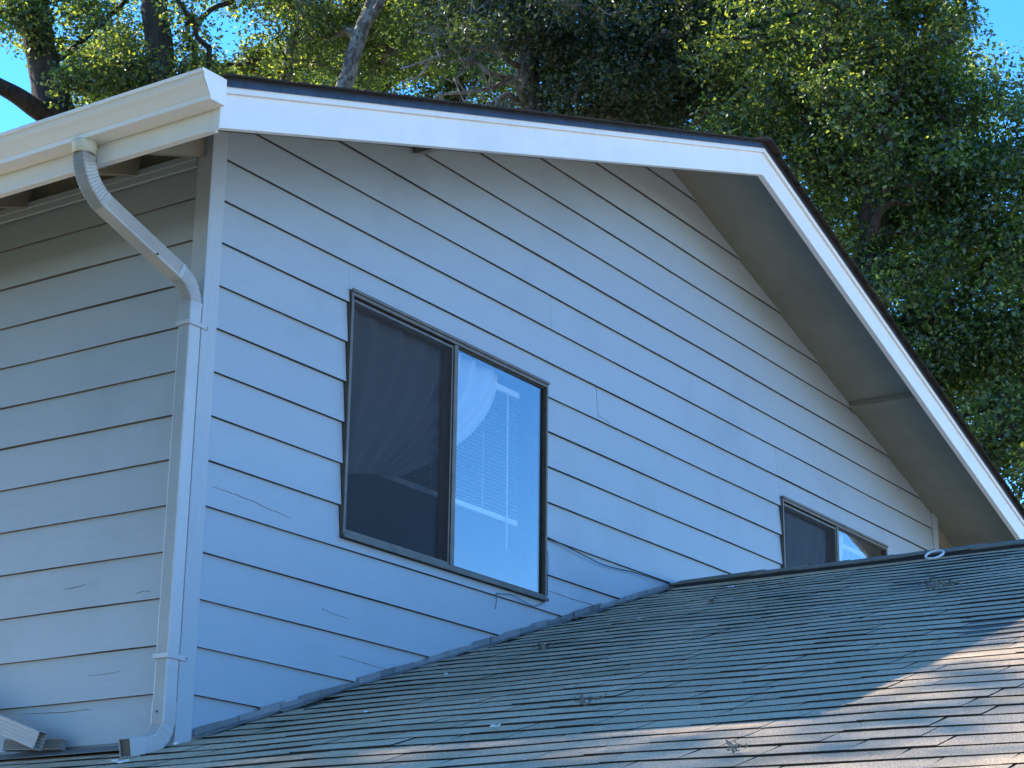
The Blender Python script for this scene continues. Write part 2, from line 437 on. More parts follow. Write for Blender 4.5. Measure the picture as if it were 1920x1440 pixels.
for pts, wm in (([(0.13, 0, -1.735), (0.30, 0, -1.738), (0.50, 0, -1.752), (0.66, 0, -1.765)], 0.0040), ([(1.05, 0, -2.335), (1.22, 0, -2.341), (1.42, 0, -2.346)], 0.0035),
                ([(2.83, 0, -1.712), (3.05, 0, -1.716), (3.30, 0, -1.712), (3.38, 0, -1.706)], 0.0060), ([(3.37, 0, -0.585), (3.42, 0, -0.590), (3.50, 0, -0.600)], 0.0022), ([(0.92, 0, -2.14), (1.02, 0, -2.150), (1.12, 0, -2.152)], 0.0022)):
    crack(pts, 'y', gable, wm)
for pts, wm in (([(0, 0.50, -2.682), (0, 0.72, -2.678), (0, 0.95, -2.672)], 0.0045), ([(0, 0.60, -2.130), (0, 0.68, -2.136), (0, 0.74, -2.134)], 0.0050), ([(0, 0.20, -2.20), (0, 0.25, -2.196), (0, 0.29, -2.203)], 0.0035), ([(0, 0.35, -2.53), (0, 0.44, -2.536), (0, 0.55, -2.533)], 0.0022)):
    crack(pts, 'x', left, wm)
# corner posts
def post(x0, x1, y0, y1, zt, bev=0.003):
    mb = MB()
    return mb
mb = MB()
pl_ = [(-0.012, -0.010), (0.086, -0.010), (0.086, 0.0345), (0.0345, 0.0345), (0.0345, 0.080), (-0.012, 0.080)]
mb.prism([(x, y, -2.95) for x, y in pl_], [(x, y, sof(max(x, 0)) - 0.01) for x, y in pl_])
mb.build('corner_post', 'post', house, bevel=0.003)
pl_ = [(W_ + 0.012, -0.010), (W_ - 0.086, -0.010), (W_ - 0.086, 0.0345), (W_ - 0.0345, 0.0345), (W_ - 0.0345, 0.080), (W_ + 0.012, 0.080)]
mb = MB(); mb.prism([(x, y, -2.95) for x, y in pl_], [(x, y, sof(min(x, W_)) - 0.01) for x, y in pl_])
mb.build('corner_post', 'post', house, bevel=0.003)

# main roof: deck, shingle courses, rake boards
RY = -0.645; FX = -0.652; FXR = 2 * XA - FX
mb = MB()
for s in (-1, 1):
    xe = FX + 0.004 if s < 0 else FXR - 0.004
    a = [(XA, RY + 0.045, sof(XA)), (xe, RY + 0.045, sof(xe)), (xe, RY + 0.045, sof(xe) + 0.018), (XA, RY + 0.045, sof(XA) + 0.018)]
    mb.prism(a, [(x, YB + 0.6, z) for x, y, z in a])
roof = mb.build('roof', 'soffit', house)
mb = MB()
for s in (-1, 1):
    L_ = (XA - FX) + 0.03; n_ = 34
    for i in range(n_):
        u0 = L_ * i / n_ - 0.03; u1 = L_ * (i + 1) / n_
        u0 = max(u0, 0)
        z0 = 1.335 - SL * u0 + 0.0185; z1 = 1.335 - SL * u1 + 0.0185
        for y0 in np.arange(-0.700, YB + 0.6, 0.9):
            y1 = min(y0 + 0.899, YB + 0.62)
            jj = random.uniform(-0.004, 0.004) if y0 < -0.6 else 0
            a = [(XA + s * u0, y0 + jj, z0 + 0.006), (XA + s * u1, y0 + jj, z1 + 0.006), (XA + s * u1, y0 + jj, z1 + 0.014), (XA + s * u0, y0 + jj, z0 + 0.009)]
            mb.prism(a, [(x, y1, z) for x, y, z in a])
sm = mb.build('roof_shingles', 'roofdark', roof); sm['kind'] = 'stuff'
mb = MB()
for i in range(36):
    y0 = -0.712 + i * 0.28
    for s in (-1, 1):
        a = [(XA, y0, 1.335 + 0.046), (XA + s * 0.15, y0, 1.335 + 0.046 - 0.15 * SL), (XA + s * 0.15, y0, 1.335 + 0.030 - 0.15 * SL), (XA, y0, 1.335 + 0.030)]
        mb.prism(a, [(x, y0 + 0.30, z - 0.006) for x, y, z in a])
o = mb.build('roof_ridge_caps', 'roofdark', roof); o['kind'] = 'stuff'

def rake(name, s, top, bot, y0, y1, mat, x_end, bev=0.002):
    z = lambda x, d: 1.335 + d - SL * abs(x - XA)
    a = [(XA, y0, z(XA, top)), (x_end, y0, z(x_end, top)), (x_end, y0, z(x_end, bot)), (XA, y0, z(XA, bot))]
    return MB().prism(a, [(x, y1, zz) for x, y, zz in a]).build(name, mat, house, bevel=bev)
for s in (-1, 1):
    xe = FX - 0.004 if s < 0 else FXR + 0.004
    rb = rake('rake_board', s, -0.004, -0.195, RY, RY + 0.038, 'white', xe)
    def sub(name, top, bot, y0, y1, mat, bev):
        z = lambda x, d: 1.335 + d - SL * abs(x - XA)
        a = [(XA, y0, z(XA, top)), (xe, y0, z(xe, top)), (xe, y0, z(xe, bot)), (XA, y0, z(XA, bot))]
        return MB().prism(a, [(x, y1, zz) for x, y, zz in a]).build(name, mat, rb, bevel=bev)
    sub('rake_trim', -0.0, -0.044, RY - 0.017, RY - 0.0005, 'white', 0.003)
    # drip edge in lengths
    cuts = [0, 1.75, 4.95]
    for c0, c1 in zip(cuts[:-1], cuts[1:]):
        z = lambda x, d: 1.335 + d - SL * abs(x - XA)
        xa, xb = XA + s * (c0 + 0.002), XA + s * (c1 - 0.002)
        yy = RY - 0.0195 - (0.0 if c0 else 0.0008)
        a = [(xa, yy, z(xa, 0.0235)), (xb, yy, z(xb, 0.0235)), (xb, yy - 0.004, z(xb, -0.018)), (xa, yy - 0.004, z(xa, -0.018))]
        mb = MB().prism(a, [(p[0], p[1] + 0.0018, p[2]) for p in a])
        a = [(xa, yy, z(xa, 0.0215)), (xb, yy, z(xb, 0.0215)), (xb, yy, z(xb, 0.0240)), (xa, yy, z(xa, 0.0240))]
        mb.prism(a, [(p[0], p[1] + 0.08, p[2]) for p in a])
        mb.build('drip_edge', 'drip', rb)

# eave fascia, rafter tails, blocking, frieze on the side wall
for s in (-1, 1):
    X = lambda v: v if s < 0 else 2 * XA - v
    x0, x1 = sorted((X(FX), X(FX + 0.034)))
    MB().box(x0, x1, RY + 0.0395, YB + 0.55, -0.505, -0.306).build('fascia_board', 'white', house, bevel=0.002)
    if s < 0:
        MB().box(FX - 0.0035, FX - 0.0005, RY + 0.002, RY + 0.062, -0.512, -0.414).build('corner_cap', 'white', house)
    ys = [0.035, 0.44, 1.165] + [1.165 + 0.61 * i for i in range(1, 13)]
    for y in ys:
        a = []
        for x, d in ((0.030, -0.002), (FX + 0.0355, -0.002), (FX + 0.0355, -0.125), (0.030, -0.125)):
            a.append((X(x), y, sof(x) + d))
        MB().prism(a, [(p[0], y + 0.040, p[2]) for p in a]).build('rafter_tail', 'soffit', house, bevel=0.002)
    prev = 0.085
    for y in ys[1:]:
        x0, x1 = sorted((X(0.0), X(0.0340)))
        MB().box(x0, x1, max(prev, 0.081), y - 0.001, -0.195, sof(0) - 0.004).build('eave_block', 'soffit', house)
        prev = y + 0.041
    x0, x1 = sorted((X(-0.018), X(-0.0015)))
    MB().box(x0, x1, 0.0815, YB, -0.262, -0.198).build('frieze_board', 'siding', house, bevel=0.002)
    x0, x1 = sorted((X(-0.026), X(-0.0185)))
    MB().box(x0, x1, 0.0815, YB, -0.230, -0.199).build('frieze_mould', 'siding', house, bevel=0.002)
# lookouts carrying the rake
for xc in (1.555, 7.02):
    a = [(xc - 0.045, -0.0005, sof(xc - 0.045) - 0.002), (xc + 0.045, -0.0005, sof(xc + 0.045) - 0.002), (xc + 0.045, -0.0005, sof(xc + 0.045) - 0.042), (xc - 0.045, -0.0005, sof(xc - 0.045) - 0.042)]
    MB().prism(a, [(p[0], RY + 0.0395, p[2]) for p in a]).build('lookout', 'soffit', house, bevel=0.003)
# soffit panel seams / cover strip along the wall top
for s in (-1, 1):
    a = []
    for x in (XA, XA + s * 4.2):
        pass

# ---------------------------------------------------------------- windows
def window(wn, with_blind):
    x0, x1, z0, z1 = wn; xm = x0 + 0.874
    mb = MB()
    yf, yb_ = -0.013, 0.075
    mb.box(x0, x0 + 0.016, yf, yb_, z0, z1); mb.box(x1 - 0.016, x1, yf, yb_, z0, z1)
    mb.box(x0 + 0.0162, x1 - 0.0162, yf, yb_, z1 - 0.030, z1); mb.box(x0 + 0.0162, x1 - 0.0162, yf, yb_, z0, z0 + 0.028)
    # outer nailing lip and sill step
    mb.box(x0 - 0.003, x1 + 0.003, -0.021, -0.0135, z1 - 0.012, z1 + 0.004)
    mb.box(x0 - 0.003, x1 + 0.003, -0.026, -0.0135, z0 - 0.004, z0 + 0.014)
    win = mb.build('window', 'bronze', house, bevel=0.0015)
    i0, i1, j0, j1 = x0 + 0.017, x1 - 0.017, z0 + 0.029, z1 - 0.031
    # meeting stile
    MB().box(xm, xm + 0.034, -0.010, 0.060, j0, j1).build('meeting_stile', 'bronze', win, bevel=0.002)
    MB().box(xm - 0.012, xm - 0.001, 0.0075, 0.062, j0, j1).build('stile_gasket', 'gasket', win)
    # fixed light (right) and sliding light (left)
    MB().box(xm + 0.035, i1, 0.010, 0.014, j0 + 0.001, j1 - 0.001).build('pane', 'glass', win)
    mb = MB(); t = 0.007
    for q in ((xm + 0.035, xm + 0.035 + t, j0, j1), (i1 - t, i1, j0, j1), (xm + 0.035 + t, i1 - t, j0, j0 + t), (xm + 0.035 + t, i1 - t, j1 - t, j1)):
        mb.box(q[0], q[1], 0.002, 0.0095, q[2], q[3])
    mb.build('glazing_bead', 'gasket', win)
    MB().box(i0 + 0.028, xm - 0.014, 0.036, 0.040, j0 + 0.028, j1 - 0.028).build('pane', 'glassin', win)
    mb = MB(); t = 0.027
    for q in ((i0, i0 + t, j0, j1), (xm - 0.014 - t, xm - 0.013, j0, j1), (i0 + t, xm - 0.014 - t, j0, j0 + t), (i0 + t, xm - 0.014 - t, j1 - t, j1)):
        mb.box(q[0], q[1], 0.030, 0.048, q[2], q[3])
    mb.build('sash', 'bronze', win)
    mb = MB(); t = 0.013; sx1 = xm - 0.003
    for q in ((i0 + 0.001, i0 + t, j0, j1 - 0.012), (sx1 - t, sx1, j0, j1 - 0.012), (i0 + t, sx1 - t, j0, j0 + t), (i0 + t, sx1 - t, j1 - 0.012 - t, j1 - 0.012)):
        mb.box(q[0], q[1], -0.004, 0.005, q[2], q[3])
    mb.build('screen_frame', 'bronze', win)
    n_ = 12; mb = MB(); vs_ = []; fc = []
    for i in range(n_ + 1):
        for j in range(n_ + 1):
            u, v = i / n_, j / n_
            vs_.append((i0 + t + (sx1 - i0 - 2 * t) * u, 0.0008 + 0.004 * math.sin(math.pi * u) * math.sin(math.pi * v), j0 + t + (j1 - 0.012 - j0 - 2 * t) * v))
    for i in range(n_):
        for j in range(n_):
            a = i * (n_ + 1) + j; fc.append((a, a + n_ + 1, a + n_ + 2, a + 1))
    mb.poly(vs_, fc).build('insect_screen', 'screen', win, smooth=True)
    return win
for wn in WIN: window(wn, True)

def blind(wn, zb, label):
    x0, x1, z0, z1 = wn; a, b = x0 + 0.03, x1 - 0.105; y = 0.125
    t = thing('window_blind', label, 'blind', ((a + b) / 2, y, zb), 'mini blinds inside the windows')
    MB().box(a, b, y - 0.014, y + 0.014, z1 - 0.100, z1 - 0.066).build('headrail', 'blind', t, bevel=0.002)
    MB().box(a, b, y - 0.013, y + 0.013, zb, zb + 0.030).build('bottom_rail', 'blind', t, bevel=0.003)
    mb = MB(); z = zb + 0.046
    while z < z1 - 0.108:
        mb.prism([(a, y - 0.011, z - 0.004), (a, y, z + 0.0015), (a, y + 0.011, z + 0.004), (a, y + 0.011, z + 0.0034), (a, y, z + 0.0009), (a, y - 0.011, z - 0.0046)],
                 [(b, y - 0.011, z - 0.004), (b, y, z + 0.0015), (b, y + 0.011, z + 0.004), (b, y + 0.011, z + 0.0034), (b, y, z + 0.0009), (b, y - 0.011, z - 0.0046)])
        z += 0.0215
    o = mb.build('slats', 'blind', t); o['kind'] = 'stuff'
    for xx in (a + 0.22, (a + b) / 2, b - 0.35):
        MB().tube([(xx, y - 0.016, z1 - 0.1), (xx, y - 0.016, zb + 0.01)], 0.0015, 5).build('ladder_cord', 'blind', t)
    MB().tube([(b - 0.13, y - 0.022, z1 - 0.095), (b - 0.125, y - 0.024, zb - 0.16)], 0.0045, 6).build('tilt_wand', 'blind', t)
blind(WIN[0], -1.372, 'half-lowered white mini blind behind the large window beside the downspout')
blind(WIN[1], -1.55, 'white mini blind inside the smaller-looking window cut off by the shingled ridge')

def curtain(x0, x1, zt, label, parent_y=0.080):
    nx, nz = 130, 24; vs_ = []; fc = []
    for j in range(nz + 1):
        v = j / nz
        for i in range(nx + 1):
            u = i / nx
            # swag: free edge sweeps from the right top to the tie-back on the left
            wd = (x1 - x0) * (1 - 0.64 * v ** 1.8)
            x = x0 + wd * u
            z = zt - 0.80 * v - 0.10 * v * (1 - u) ** 1.2
            y = parent_y + 0.026 * math.sin(u * 52 + 2.5 * v + 1.3 * math.sin(u * 9)) * (1 - 0.2 * v) + 0.006 * math.sin(u * 71 + v)
            vs_.append((x, y, z))
    for j in range(nz):
        for i in range(nx):
            a = j * (nx + 1) + i; fc.append((a, a + 1, a + nx + 2, a + nx + 1))
    o = MB().poly(vs_, fc).build('curtain', 'curtain', None, org=((x0 + x1) / 2, parent_y, zt - 0.6), smooth=True)
    tag(o, label, 'curtain')
curtain(1.05, 2.47, -0.555, 'sheer white swagged curtain behind the blind of the large window')
curtain(5.80, 7.0, -0.555, 'sheer pale curtain behind the screen of the window above the lower ridge')

# ---------------------------------------------------------------- lower roof
cosu = 1 / math.sqrt(1 + LSL * LSL)
D = Vector((-cosu, 0, -LSL * cosu)); N_ = Vector((-LSL * cosu, 0, cosu))
YF = -6.6; XE = -1.55
mb = MB()
a = [(XA, YF, low(XA) - 0.03), (XE, YF, low(XE) - 0.03), (XE, YF, low(XE) - 0.002), (XA, YF, low(XA) - 0.002)]
mb.prism(a, [(x, 0.02, z) for x, y, z in a])
a2 = [(2 * XA - x, y, z) for x, y, z in a]
mb.prism(a2, [(x, 0.02, z) for x, y, z in a2])
a3 = [(-0.001, 0.0205, low(0) - 0.03), (XE, 0.0205, low(XE) - 0.03), (XE, 0.0205, low(XE) - 0.002), (-0.001, 0.0205, low(0) - 0.002)]
mb.prism(a3, [(x, 4.5, z) for x, y, z in a3])
lroof = mb.build('lower_roof', 'core', house)
EXPO = 0.143
UMAX = (XA - XE) / cosu
def roof_pt(u, y, h): return Vector((XA, y, low(XA))) + D * u + N_ * h
def wave(u, y): return 0.0055 + 0.0045 * math.sin(1.35 * y + 0.8 * u) + 0.003 * math.sin(3.1 * y - 1.7 * u + 1) + 0.0015 * math.sin(5.9 * y + 3 * u)
WID = [0.15, 0.20, 0.26, 0.32, 0.38, 0.46]
def tab_mesh(wd, t, curl, skew):
    L_ = EXPO + 0.05
    # local: x across (y world), y up-slope, z normal ; butt at y=0
    n_ = 2
    lo, hi = [], []
    v = [(-wd / 2, 0, curl), (wd / 2, 0, curl), (wd / 2 - skew, L_, 0.0), (-wd / 2 + skew, L_, 0.0),
         (-wd / 2, 0.0, curl + t), (0.0, -0.0015, curl + t * 1.05), (wd / 2, 0.0, curl + t), (wd / 2 - skew, L_, 0.0012), (-wd / 2 + skew, L_, 0.0012),
         (-wd / 2, 0.05, 0.72 * (curl + t)), (wd / 2, 0.05, 0.72 * (curl + t))]
    f = [(0, 3, 2, 1), (4, 5, 6, 10, 9), (9, 10, 7, 8), (0, 1, 6, 5, 4), (1, 2, 7, 10, 6), (2, 3, 8, 7), (3, 0, 4, 9, 8)]
    mi = [0, 0, 0, 1, 1, 0, 1]
    return v, f, mi
VAR = {}
for wi, wd in enumerate(WID):
    for ti, (t, cu) in enumerate(((0.0060, 0.0013), (0.0074, 0.0016))):
        v, f, mi = tab_mesh(wd, t, cu, 0.004 * (wi % 3))
        me = bpy.data.meshes.new('shingle'); me.from_pydata(v, [], f); me.materials.append(M['shingle']); me.materials.append(M['cut'])
        me.polygons.foreach_set('material_index', mi); me.update(); VAR[wi, ti] = (me, np.array(v), f, mi)
tabs = []
nj = int(UMAX / EXPO) + 1
for j in range(1, nj + 1):
    u = j * EXPO
    ymax = -0.012 if u * cosu < XA + 0.02 else 4.4
    y = YF + random.uniform(0, 0.15); ti = j % 2
    while y < ymax:
        wi = random.choices(range(6), [2, 3, 4, 4, 3, 2])[0]
        wd = WID[wi]
        if y + wd > ymax:
            fit = [i for i in range(6) if y + WID[i] <= ymax]
            if not fit: break
            wi = fit[-1]; wd = WID[wi]
        yc = y + wd / 2
        ti = 1 - ti if random.random() < 0.72 else ti
        uu = u + 0.006 * math.sin(1.9 * yc + j * 0.6) + 0.004 * math.sin(0.7 * yc + 0.4 * j) + random.uniform(-0.0025, 0.0025)
        h = wave(uu, yc) - 0.0 + random.uniform(0, 0.0012)
        slope = (wave(uu, yc + 0.05) - wave(uu, yc - 0.05)) / 0.1
        tabs.append((wi, ti, uu, yc, h, slope, random.uniform(-0.006, 0.006)))
        y += wd + random.choice([0.0005, 0.001, 0.002, 0.003])
P = np.array([roof_pt(t[2] - EXPO / 2, t[3], t[4]) for t in tabs])
px, zz = project(P)
inf = (px[:, 0] > -60) & (px[:, 0] < 1980) & (px[:, 1] > 980) & (px[:, 1] < 1475)
size = np.where(inf, np.array([WID[t[0]] for t in tabs]) / zz ** 2, -1)
keep = set(np.argsort(-size)[:300].tolist())
AX = Vector((0, -1, 0)); AY = -D
jv, jf, jm = [], [], []
lorg = ORG[lroof]
for i, (wi, ti, uu, yc, h, slope, rz) in enumerate(tabs):
    me, v, f, mi = VAR[wi, ti]
    ax = Vector((0, -1, 0)) - N_ * slope; ax.normalize()
    ay = (AY + ax * rz).normalized(); az = ax.cross(ay).normalized()
    if az.dot(N_) < 0: az = -az
    o_ = roof_pt(uu, yc, h - 0.0035)
    if i in keep:
        o = bpy.data.objects.new('shingle', me); COL.objects.link(o); o.parent = lroof
        mm = Matrix.Identity(4)
        for k in range(3): mm[k][0] = ax[k]; mm[k][1] = ay[k]; mm[k][2] = az[k]; mm[k][3] = o_[k] - lorg[k]
        o.matrix_local = mm
    else:
        b0 = len(jv)
        R3 = np.array([list(ax), list(ay), list(az)])
        jv += [tuple(q) for q in (v @ R3 + np.array(o_))]
        jf += [tuple(b0 + k for k in fc) for fc in f]; jm += mi
mb = MB(); mb.v = jv; mb.f = jf; mb.mi = jm
o = mb.build('shingle_field', ['shingle', 'cut'], lroof); o['kind'] = 'stuff'
# far slope of the lower roof: plain stepped courses
mb = MB()
for j in range(1, 30):
    u0, u1 = (j - 1) * 0.2, j * 0.2
    f_ = lambda u, h: (2 * XA - roof_pt(u, 0, h).x, roof_pt(u, 0, h).z)
    (xa, za), (xb, zb_), (xc, zc), (xd, zd) = f_(u0, 0.0), f_(u1, 0.0), f_(u1, 0.012), f_(u0, 0.004)
    mb.prism([(xa, YF, za), (xb, YF, zb_), (xc, YF, zc), (xd, YF, zd)], [(xa, 0, za), (xb, 0, zb_), (xc, 0, zc), (xd, 0, zd)])
o = mb.build('far_slope_shingles', 'shingle', lroof); o['kind'] = 'stuff'
# starter course under the first cap so the deck is covered at the ridge
MB().prism([(XA, YF, low(XA)), (XA - 0.16, YF, low(XA - 0.16)), (XA - 0.16, YF, low(XA - 0.16) + 0.010), (XA, YF, low(XA) + 0.010)],
           [(XA, -0.012, low(XA)), (XA - 0.16, -0.012, low(XA - 0.16)), (XA - 0.16, -0.012, low(XA - 0.16) + 0.010), (XA, -0.012, low(XA) + 0.010)]).build('starter_course', 'shingle', lroof)
# ridge vent and caps
mb = MB()
for s in (-1, 1):
    a = [(XA, YF, low(XA) + 0.011), (XA + s * 0.145, YF, low(XA + 0.145) + 0.008), (XA + s * 0.145, YF, low(XA + 0.145) + 0.030), (XA, YF, low(XA) + 0.030)]
    mb.prism(a, [(x, -0.02, z) for x, y, z in a])
mb.build('ridge_vent', 'black', lroof)
y = -0.02; i = 0
while y > YF + 0.1:
    ln = 0.30; mb = MB(); jz = random.uniform(-0.002, 0.003)
    for s in (-1, 1):
        w_ = 0.140 + random.uniform(-0.004, 0.004); dr = LSL * w_ + random.uniform(-0.001, 0.002)
        z0 = low(XA) + 0.029 + jz
        a = [(XA, y, z0 + 0.002), (XA + s * w_, y, z0 - dr), (XA + s * w_, y, z0 - dr + 0.006), (XA, y, z0 + 0.010)]
        b = [(x, y - ln, z + 0.006) for x, _, z in a]
        mb.prism(a, b)
    mb.build('ridge_cap', 'cap', lroof)
    y -= 0.27
# step flashing against the gable wall
for j in range(1, int((XA + 0.0) / cosu / EXPO) + 2):
    u0, u1 = (j - 1) * EXPO - 0.03, j * EXPO - 0.004
    if u0 < 0.1: u0 = 0.1
    if u1 <= u0 + 0.03 or u1 * cosu > XA - 0.09: continue
    off = -0.003 - 0.0022 * (j % 2) - random.uniform(0, 0.003)
    hgt = 0.028 + random.uniform(-0.008, 0.008)
    hb = 0.018
    q = []
    for (u, h) in ((u0, hb), (u1, hb), (u1, hb + hgt), (u0, hb + hgt - 0.003)):
        p_ = roof_pt(u, 0, 0); q.append((p_.x, off - 0.008, p_.z + h))
    mb = MB().prism(q, [(x, yy + 0.0016, z) for x, yy, z in q])
    q2 = []
    for (u, yy) in ((u0, off - 0.0075), (u1, off - 0.0075), (u1, off - 0.05), (u0, off - 0.05)):
        p_ = roof_pt(u, yy, 0.0185); q2.append(tuple(p_))
    mb.prism(q2, [(x, yy, z - 0.0014) for x, yy, z in q2])
    mb.build('step_flashing', 'flash', lroof)
# base flashing where the eave strip meets the side wall
for (y0, y1) in ((0.10, 1.6), (1.602, 3.1), (3.102, 4.4)):
    a = [(-0.004, y0, -2.90), (-0.009, y0, -2.90), (-0.005, y0, -2.835), (-0.001, y0, -2.835)]
    mb = MB().prism(a, [(x, y1, z) for x, y, z in a])
    p0, p1 = roof_pt((XA + 0.009) / cosu, 0, 0.022), roof_pt((XA + 0.11) / cosu, 0, 0.020)
    a = [(p0.x, y0, p0.z), (p1.x, y0, p1.z), (p1.x, y0, p1.z - 0.002), (p0.x, y0, p0.z - 0.002)]
    mb.prism(a, [(x, y1, z) for x, y, z in a])
    mb.build('base_flashing', 'flash', lroof)
# storey under the lower roof
mb = MB()
mb.box(XE + 0.6, XE + 0.7, YF + 0.5, 4.2, GZ, low(XE + 0.6) - 0.035)
mb.box(2 * XA - XE - 0.7, 2 * XA - XE - 0.6, YF + 0.5, 4.2, GZ, low(XE + 0.6) - 0.035)
pgx = [(XE + 0.701, GZ), (2 * XA - XE - 0.701, GZ), (2 * XA - XE - 0.701, low(XE + 0.701) - 0.035), (XA, low(XA) - 0.035), (XE + 0.701, low(XE + 0.701) - 0.035)]
mb.prism([(x, YF + 0.5, z) for x, z in pgx], [(x, YF + 0.6, z) for x, z in pgx])
mb.build('ground_storey_wall', 'siding', house)
MB().box(0.0, W_, 0.6, YB + 0.05, GZ, -3.301).build('ground_storey_wall', 'siding', house)
a = [(XE - 0.02, YF, low(XE) - 0.16), (XE - 0.002, YF, low(XE) - 0.16), (XE - 0.002, YF, low(XE) - 0.004), (XE - 0.02, YF, low(XE) - 0.004)]
MB().prism(a, [(x, 4.5, z) for x, y, z in a]).build('fascia_board', 'white', house)

# ---------------------------------------------------------------- gutter
gut = thing('rain_gutter', 'cream-white metal rain gutter along the left eave above the downspout', 'gutter', (-0.72, 4.0, -0.415))
GP = [(-0.6545, -0.300), (-0.6545, -0.414), (-0.741, -0.4155), (-0.7435, -0.398), (-0.748, -0.3935), (-0.752, -0.385), (-0.766, -0.362), (-0.780, -0.345), (-0.785, -0.335), (-0.785, -0.320), (-0.796, -0.318), (-0.797, -0.304), (-0.784, -0.3035)]
y0, y1 = -0.665, YB + 0.6
mb = MB(); fr = [((0, y, 0), (1, 0, 0), (0, 0, 1), 1.0) for y in np.linspace(y0 + 0.002, y1, 12)]
mb.sweep(GP, fr, closed=False)
o = mb.build('trough', 'gutter', gut); md = o.modifiers.new('thickness', 'SOLIDIFY'); md.thickness = 0.0015; md.offset = 1
cap = [(x, z) for x, z in GP[:-1]]
MB().prism([(x, y0 - 0.0015, z) for x, z in cap], [(x, y0 + 0.0012, z) for x, z in cap]).build('end_cap', 'gutter', gut)
MB().prism([(x * 1.0 - (0.002 if x < -0.7 else -0.001), y0 - 0.0045, z + (0.002 if z > -0.35 else -0.002)) for x, z in cap], [(x, y0 - 0.0017, z) for x, z in cap]).build('end_cap_flange', 'gutter', gut)

# ---------------------------------------------------------------- downspout
def rib_profile(wx, wy, ribs_u=5, depth=0.005, r=0.008):
    # rectangle, u = across (ribbed faces), v = depth (plain faces), rounded corners
    p = []
    hx, hy = wx / 2, wy / 2
    def side(c0, c1, nrm, ribs):
        n = ribs * 4 if ribs else 2
        for i in range(n + 1):
            t = i / n
            q = [c0[0] + (c1[0] - c0[0]) * t, c0[1] + (c1[1] - c0[1]) * t]
            if ribs:
                d = -depth * (0.5 - 0.5 * math.cos(2 * math.pi * t * ribs))
                q[0] += nrm[0] * d; q[1] += nrm[1] * d
            p.append(tuple(q))
    def corner(cx, cy, a0):
        for i in range(1, 3): p.append((cx + r * math.cos(a0 + i * math.pi / 6), cy + r * math.sin(a0 + i * math.pi / 6)))
    side((-hx + r, -hy), (hx - r, -hy), (0, -1), ribs_u); corner(hx - r, -hy + r, -math.pi / 2)
    side((hx, -hy + r), (hx, hy - r), (1, 0), 0); corner(hx - r, hy - r, 0)
    side((hx - r, hy), (-hx + r, hy), (0, 1), ribs_u); corner(-hx + r, hy - r, math.pi / 2)
    side((-hx, hy - r), (-hx, -hy + r), (-1, 0), 0); corner(-hx + r, -hy + r, math.pi)
    return p
def frames(pts, across, scales=None):
    out = []
    pts = [Vector(p) for p in pts]
    for i, p in enumerate(pts):
        d = (pts[min(i + 1, len(pts) - 1)] - pts[max(i - 1, 0)]).normalized()
        a = Vector(across); a = (a - d * a.dot(d)).normalized(); b = d.cross(a)
        out.append((p, a, b, scales[i] if scales else 1.0))
    return out
def arc(p0, p1, p2, n):                # smooth bend from p0 via corner p1 to p2
    p0, p1, p2 = map(Vector, (p0, p1, p2))
    return [(p0 * (1 - t) ** 2 + p1 * (2 * t * (1 - t)) + p2 * t * t) for t in [i / n for i in range(n + 1)]]
PR = rib_profile(0.070, 0.076)
PRD = [(v * 0.92, u * 1.08) for u, v in rib_profile(0.070, 0.076, 5, 0.0045)]
dn = thing('downspout', 'painted ribbed downspout with two bends beside the house corner post', 'downspout', (-0.052, 0.024, -2.93))
Y_ = Vector((0, 1, 0))
cx, cy = -0.700, 0.075
A0 = Vector((cx, cy, -0.445)); A1 = Vector((cx, cy, -0.600))
B1 = Vector((-0.052, 0.024, -0.865))
dgn = (B1 - A1).normalized()
def elbow(name, p0, corner, p2, n=34, crimp=0.07, mat='spout', across=Y_):
    pts = arc(p0, corner, p2, n)
    sc = [1.03 - crimp * (0.5 + 0.5 * math.cos(i * math.pi)) * (1 if 2 < i < n - 2 else 0) for i in range(n + 1)]
    return MB().sweep(PR, frames(pts, across, sc), caps=(False, False)).build(name, mat, dn)
mb = MB()
col_pts = [(cx, cy, -0.412), (cx, cy, -0.430), (cx, cy, -0.470)]
mb.tube(col_pts, [0.056, 0.0525, 0.050], 20, caps=False)
o = mb.build('outlet_collar', 'collar', dn, smooth=True); md = o.modifiers.new('thickness', 'SOLIDIFY'); md.thickness = 0.003
e0 = A1 - Vector((0, 0, -1)) * 0.11; e2 = A1 + dgn * 0.13
elbow('elbow', e0 + Vector((0, 0, 0.05)), A1 + Vector((0, 0, 0.02)), e2)
f0 = B1 - dgn * 0.11; f2 = B1 + Vector((0, 0, -0.10))
MB().sweep(PRD, frames([e2 - dgn * 0.01, f0 + dgn * 0.02], Y_), caps=(False, False)).build('offset_pipe', 'spout', dn)
elbow('elbow', f0, B1, f2, crimp=0.11)
MB().sweep(PR, frames([f2 + Vector((0, 0, 0.02)), (B1.x, B1.y, -2.70)], Y_, [0.985, 0.985]), caps=(False, False)).build('pipe', 'spout', dn)
s0 = Vector((B1.x, B1.y, -2.69)); s1 = Vector((B1.x, B1.y, -2.872)); s2 = Vector((-0.235, 0.050, -2.898))
pts = [s0] + arc(Vector((B1.x, B1.y, -2.755)), s1, Vector((-0.175, 0.042, -2.885)), 12) + [s2]
sc = [1.045 - 0.06 * (i % 2) * (1 if 1 < i < 12 else 0) for i in range(15)]
o = MB().sweep(PR, frames(pts, Y_, sc), caps=(False, False)).build('shoe_elbow', 'spout', dn)
md = o.modifiers.new('thickness', 'SOLIDIFY'); md.thickness = 0.0015
